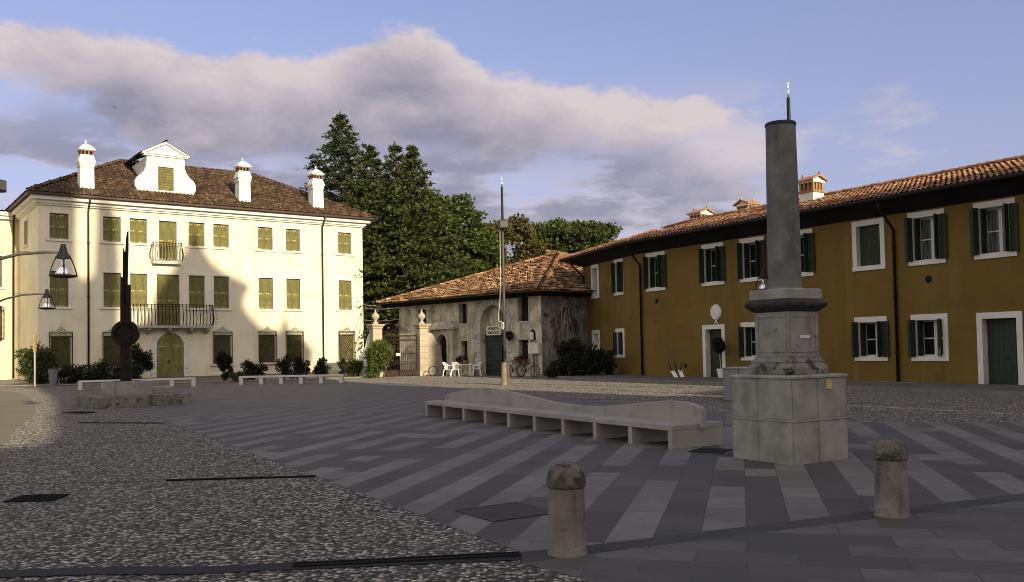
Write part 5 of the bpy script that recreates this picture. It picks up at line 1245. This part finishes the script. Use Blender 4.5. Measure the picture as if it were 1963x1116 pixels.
def shrub(label, x, y, parts, matn, seed, leafs=.13, name='shrub', group='shrubs in the bed along the villa', aspect=.55):
    rng = random.Random(seed); t = thing(name, label, 'shrub', (x, y, 0), 0, group)
    lv = MB(); st = MB()
    for (cx, cy, cz, rx, ry, rz, n) in parts:
        for q in range(max(6, n//60)):
            p, d = blob_pts((cx, cy, cz), rx*.85, ry*.85, rz*.85, 1, rng, .5)[0]; k = .34*min(rx, rz)*rng.uniform(.7, 1.3)
            leaves(lv, [(a, b+d*.6) for a, b in blob_pts(p, k, k, k, 105, rng, .3)], leafs, rng, aspect)
        for q in range(5): st.tube([(cx*.6+rng.uniform(-.1, .1), cy*.6, 0), (cx+rx*.4*rng.uniform(-1, 1), cy, cz*.7), (cx+rx*.7*rng.uniform(-1, 1), cy+ry*.5*rng.uniform(-1, 1), cz+rz*.6)], [.035, .02, .008], 4)
    lv.build('foliage', matn, t); st.build('stems', 'bark', t); return t
shrub('large rounded bush at the left corner of the villa', -28.0, 52.8, [(0, 0, 1.3, 1.15, 1.1, 1.25, 2600), (.55, -.1, .9, .8, .8, .9, 900)], 'shrub_green', 21, .15)
hg = thing('hedge', 'long dark clipped hedge under the left villa windows', 'hedge', (-25.3, 53.4, 0), R(5), None)
hr = random.Random(22); m = MB()
for q in range(190):
    p = Vector((hr.uniform(-1.9, 3.0), hr.uniform(-.45, .45), 0)); p.z = hr.uniform(.15, 1.12+.12*math.sin(p.x*2.1)); leaves(m, blob_pts(p, .26, .26, .22, 46, hr, .3), .12, hr)
m.build('foliage', 'hedge_dark', hg)
m = MB()
for q in range(12): x = -1.7+q*.4; m.tube([(x, 0, 0), (x+.05, 0, .9)], .025, 4)
m.build('stems', 'bark', hg)
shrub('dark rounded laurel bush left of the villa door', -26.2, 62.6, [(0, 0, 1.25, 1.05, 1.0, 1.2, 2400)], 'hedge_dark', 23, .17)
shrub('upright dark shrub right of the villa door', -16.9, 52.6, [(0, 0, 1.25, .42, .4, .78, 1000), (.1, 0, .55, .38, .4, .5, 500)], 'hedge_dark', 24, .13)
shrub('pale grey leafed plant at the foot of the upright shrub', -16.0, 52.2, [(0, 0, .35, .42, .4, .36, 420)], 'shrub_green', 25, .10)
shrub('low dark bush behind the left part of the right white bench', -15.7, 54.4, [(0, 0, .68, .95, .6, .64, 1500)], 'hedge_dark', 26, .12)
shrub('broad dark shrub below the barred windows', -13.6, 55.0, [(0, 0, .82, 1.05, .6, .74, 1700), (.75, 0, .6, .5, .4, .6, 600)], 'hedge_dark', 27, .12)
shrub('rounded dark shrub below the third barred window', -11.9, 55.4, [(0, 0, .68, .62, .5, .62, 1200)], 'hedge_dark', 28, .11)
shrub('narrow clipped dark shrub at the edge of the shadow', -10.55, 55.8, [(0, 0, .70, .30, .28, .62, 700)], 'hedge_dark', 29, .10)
shrub('first sunlit green shrub by the right downpipe', -10.3, 57.8, [(0, 0, .62, .75, .55, .6, 1400)], 'laurel_green', 30, .13)
shrub('sunlit green shrub under the last barred window', -10.2, 59.2, [(.4, 0, .62, .95, .55, .62, 1700)], 'laurel_green', 31, .13)
shrub('low yellowish plants at the villa corner', -9.5, 58.2, [(0, 0, .5, .6, .5, .48, 800)], 'laurel_green', 32, .11)
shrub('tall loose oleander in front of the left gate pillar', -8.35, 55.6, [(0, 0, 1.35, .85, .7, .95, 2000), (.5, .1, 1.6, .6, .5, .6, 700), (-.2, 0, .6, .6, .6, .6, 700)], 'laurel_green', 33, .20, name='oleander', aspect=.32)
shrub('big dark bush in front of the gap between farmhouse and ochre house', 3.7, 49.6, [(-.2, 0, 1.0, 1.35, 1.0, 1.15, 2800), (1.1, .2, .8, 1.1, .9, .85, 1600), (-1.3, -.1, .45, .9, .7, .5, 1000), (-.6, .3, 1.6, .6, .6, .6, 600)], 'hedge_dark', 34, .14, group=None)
# flower bed soil with its edging along the villa
structure(flat_poly([(-30.5, 51.6), (-23.0, 51.8), (-18.0, 51.7), (-14.5, 53.2), (-8.4, 56.2), (-8.7, 59), (-12.7, 76.2), (-32.5, 61.4)]), 'flower_bed', 'soil', .006)
m = MB(); pts = [(-30.5, 51.55), (-23.0, 51.75), (-18.0, 51.65), (-14.5, 53.1), (-8.35, 56.1)]
for a, b in zip(pts, pts[1:]): m.tube([(a[0], a[1], .03), (b[0], b[1], .03)], .07, 4)
structure(m, 'bed_edging', 'kerb_stone', 0)

# ================================================================== unseen casters behind the viewpoint, outlines shaped to throw the evening shade
az_r = R(SUN_AZ); P_ = Vector((math.cos(az_r), math.sin(az_r), 0)); S_ = Vector((math.sin(az_r), -math.cos(az_r), 0))
org = S_*45; LIFT = 25*math.tan(R(SUN_EL))
lift = lambda P, k=7.0: [(a, (b+k if b > 20 else b*1.27)+LIFT if b > 0 else 0) for a, b in P]
CR_ = math.atan2(P_.y, P_.x)                # local x runs along the shade's p axis, local -y towards the sun
ch = thing('church', 'stone church with a curved gable standing behind the viewpoint', 'church', org, CR_)
# keep x increasing with p: local x = P, local y = -S (towards the square)
m = MB()
m.prism(lift([(4.5, 0), (18.0, 0), (20.4, 0), (20.3, 11.6), (19.7, 13.5), (19.0, 15.4), (18.2, 16.6), (17.9, 18), (18.8, 19.8), (20.8, 23.5), (23.9, 25.4), (24.6, 26.1), (25.0, 27.2), (25.1, 28.0), (24.4, 28.8), (23.2, 29.3), (22.95, 30.3), (22.8, 31.3), (22.6, 30.3), (22.3, 29.4), (20.8, 29.7), (19.9, 30.5), (19.4, 31.3), (19.4, 32.3), (19.85, 33.1), (18.3, 33.7), (17.1, 34.4), (16.35, 35.4), (15.85, 36.5), (15.6, 37.8), (15.35, 36.3), (14.6, 34.7), (13.6, 33.3), (12.8, 32.1), (12.3, 30.3), (11.4, 29.3), (10.4, 29.3), (4.5, 29.3)]), -1.2, 0)
m.build('facade', 'church_stone', ch)
m = MB(); m.box(5, 17, -30, -1.25, 0, 24); m.build('nave', 'church_stone', ch)
bt = thing('bell_tower', 'unseen bell tower beside the church, outline and gap shaped to shade the villa', 'bell tower', org, CR_)
m = MB(); m.prism(lift([(1.45, 0), (10.2, 0), (10.2, 29), (10.3, 35), (10.0, 38.5), (8.7, 38.8), (8.5, 33.7), (8.0, 33.1), (7.5, 33.7), (7.45, 46), (4.05, 46), (4.05, 29), (3.9, 21.4), (3.5, 18), (2.8, 15.4), (1.9, 12.5), (1.45, 11.6)]), -5.0, -1.3); m.build('shaft', 'church_stone', bt)  # outline fitted to the villa's shade, gap lets the lit streak through
h1 = thing('low_shade_block', 'unseen low block added left of the church to shade the square', 'house', org, CR_)
m = MB(); m.box(-22, 1.44, -8, -.4, 0, 14.5+LIFT); m.build('wall', 'wing_plaster', h1)  # unseen block added to shade the near ground at the left
h2_ = thing('row_shade_block', 'unseen low block added right of the church to shade the gravel', 'house', org, CR_)
m = MB(); m.prism(lift([(20.45, 0), (26.8, 0), (26.8, 12.4), (24, 12.8), (21.5, 12.6), (21.3, 11.0), (20.45, 10.8)]), -8, -.5); m.build('wall', 'wing_plaster', h2_)  # unseen block added to shade the right gravel, top set by the shade's end
h3 = thing('gabled_shade_block', 'unseen tall block added farther right, outline shaped to shade the farmhouse', 'house', org, CR_)
m = MB(); m.prism(lift([(26.4, 0), (26.4, 23.0), (27.3, 24.8), (29.3, 24.4), (31.9, 23.6), (32.0, 16.8), (30.6, 16.8), (30.6, 0)], 5.4), -7, -.3); m.build('wall', 'ochre_plaster', h3)  # unseen outline with overhang, shaped to put the farmhouse front in shade
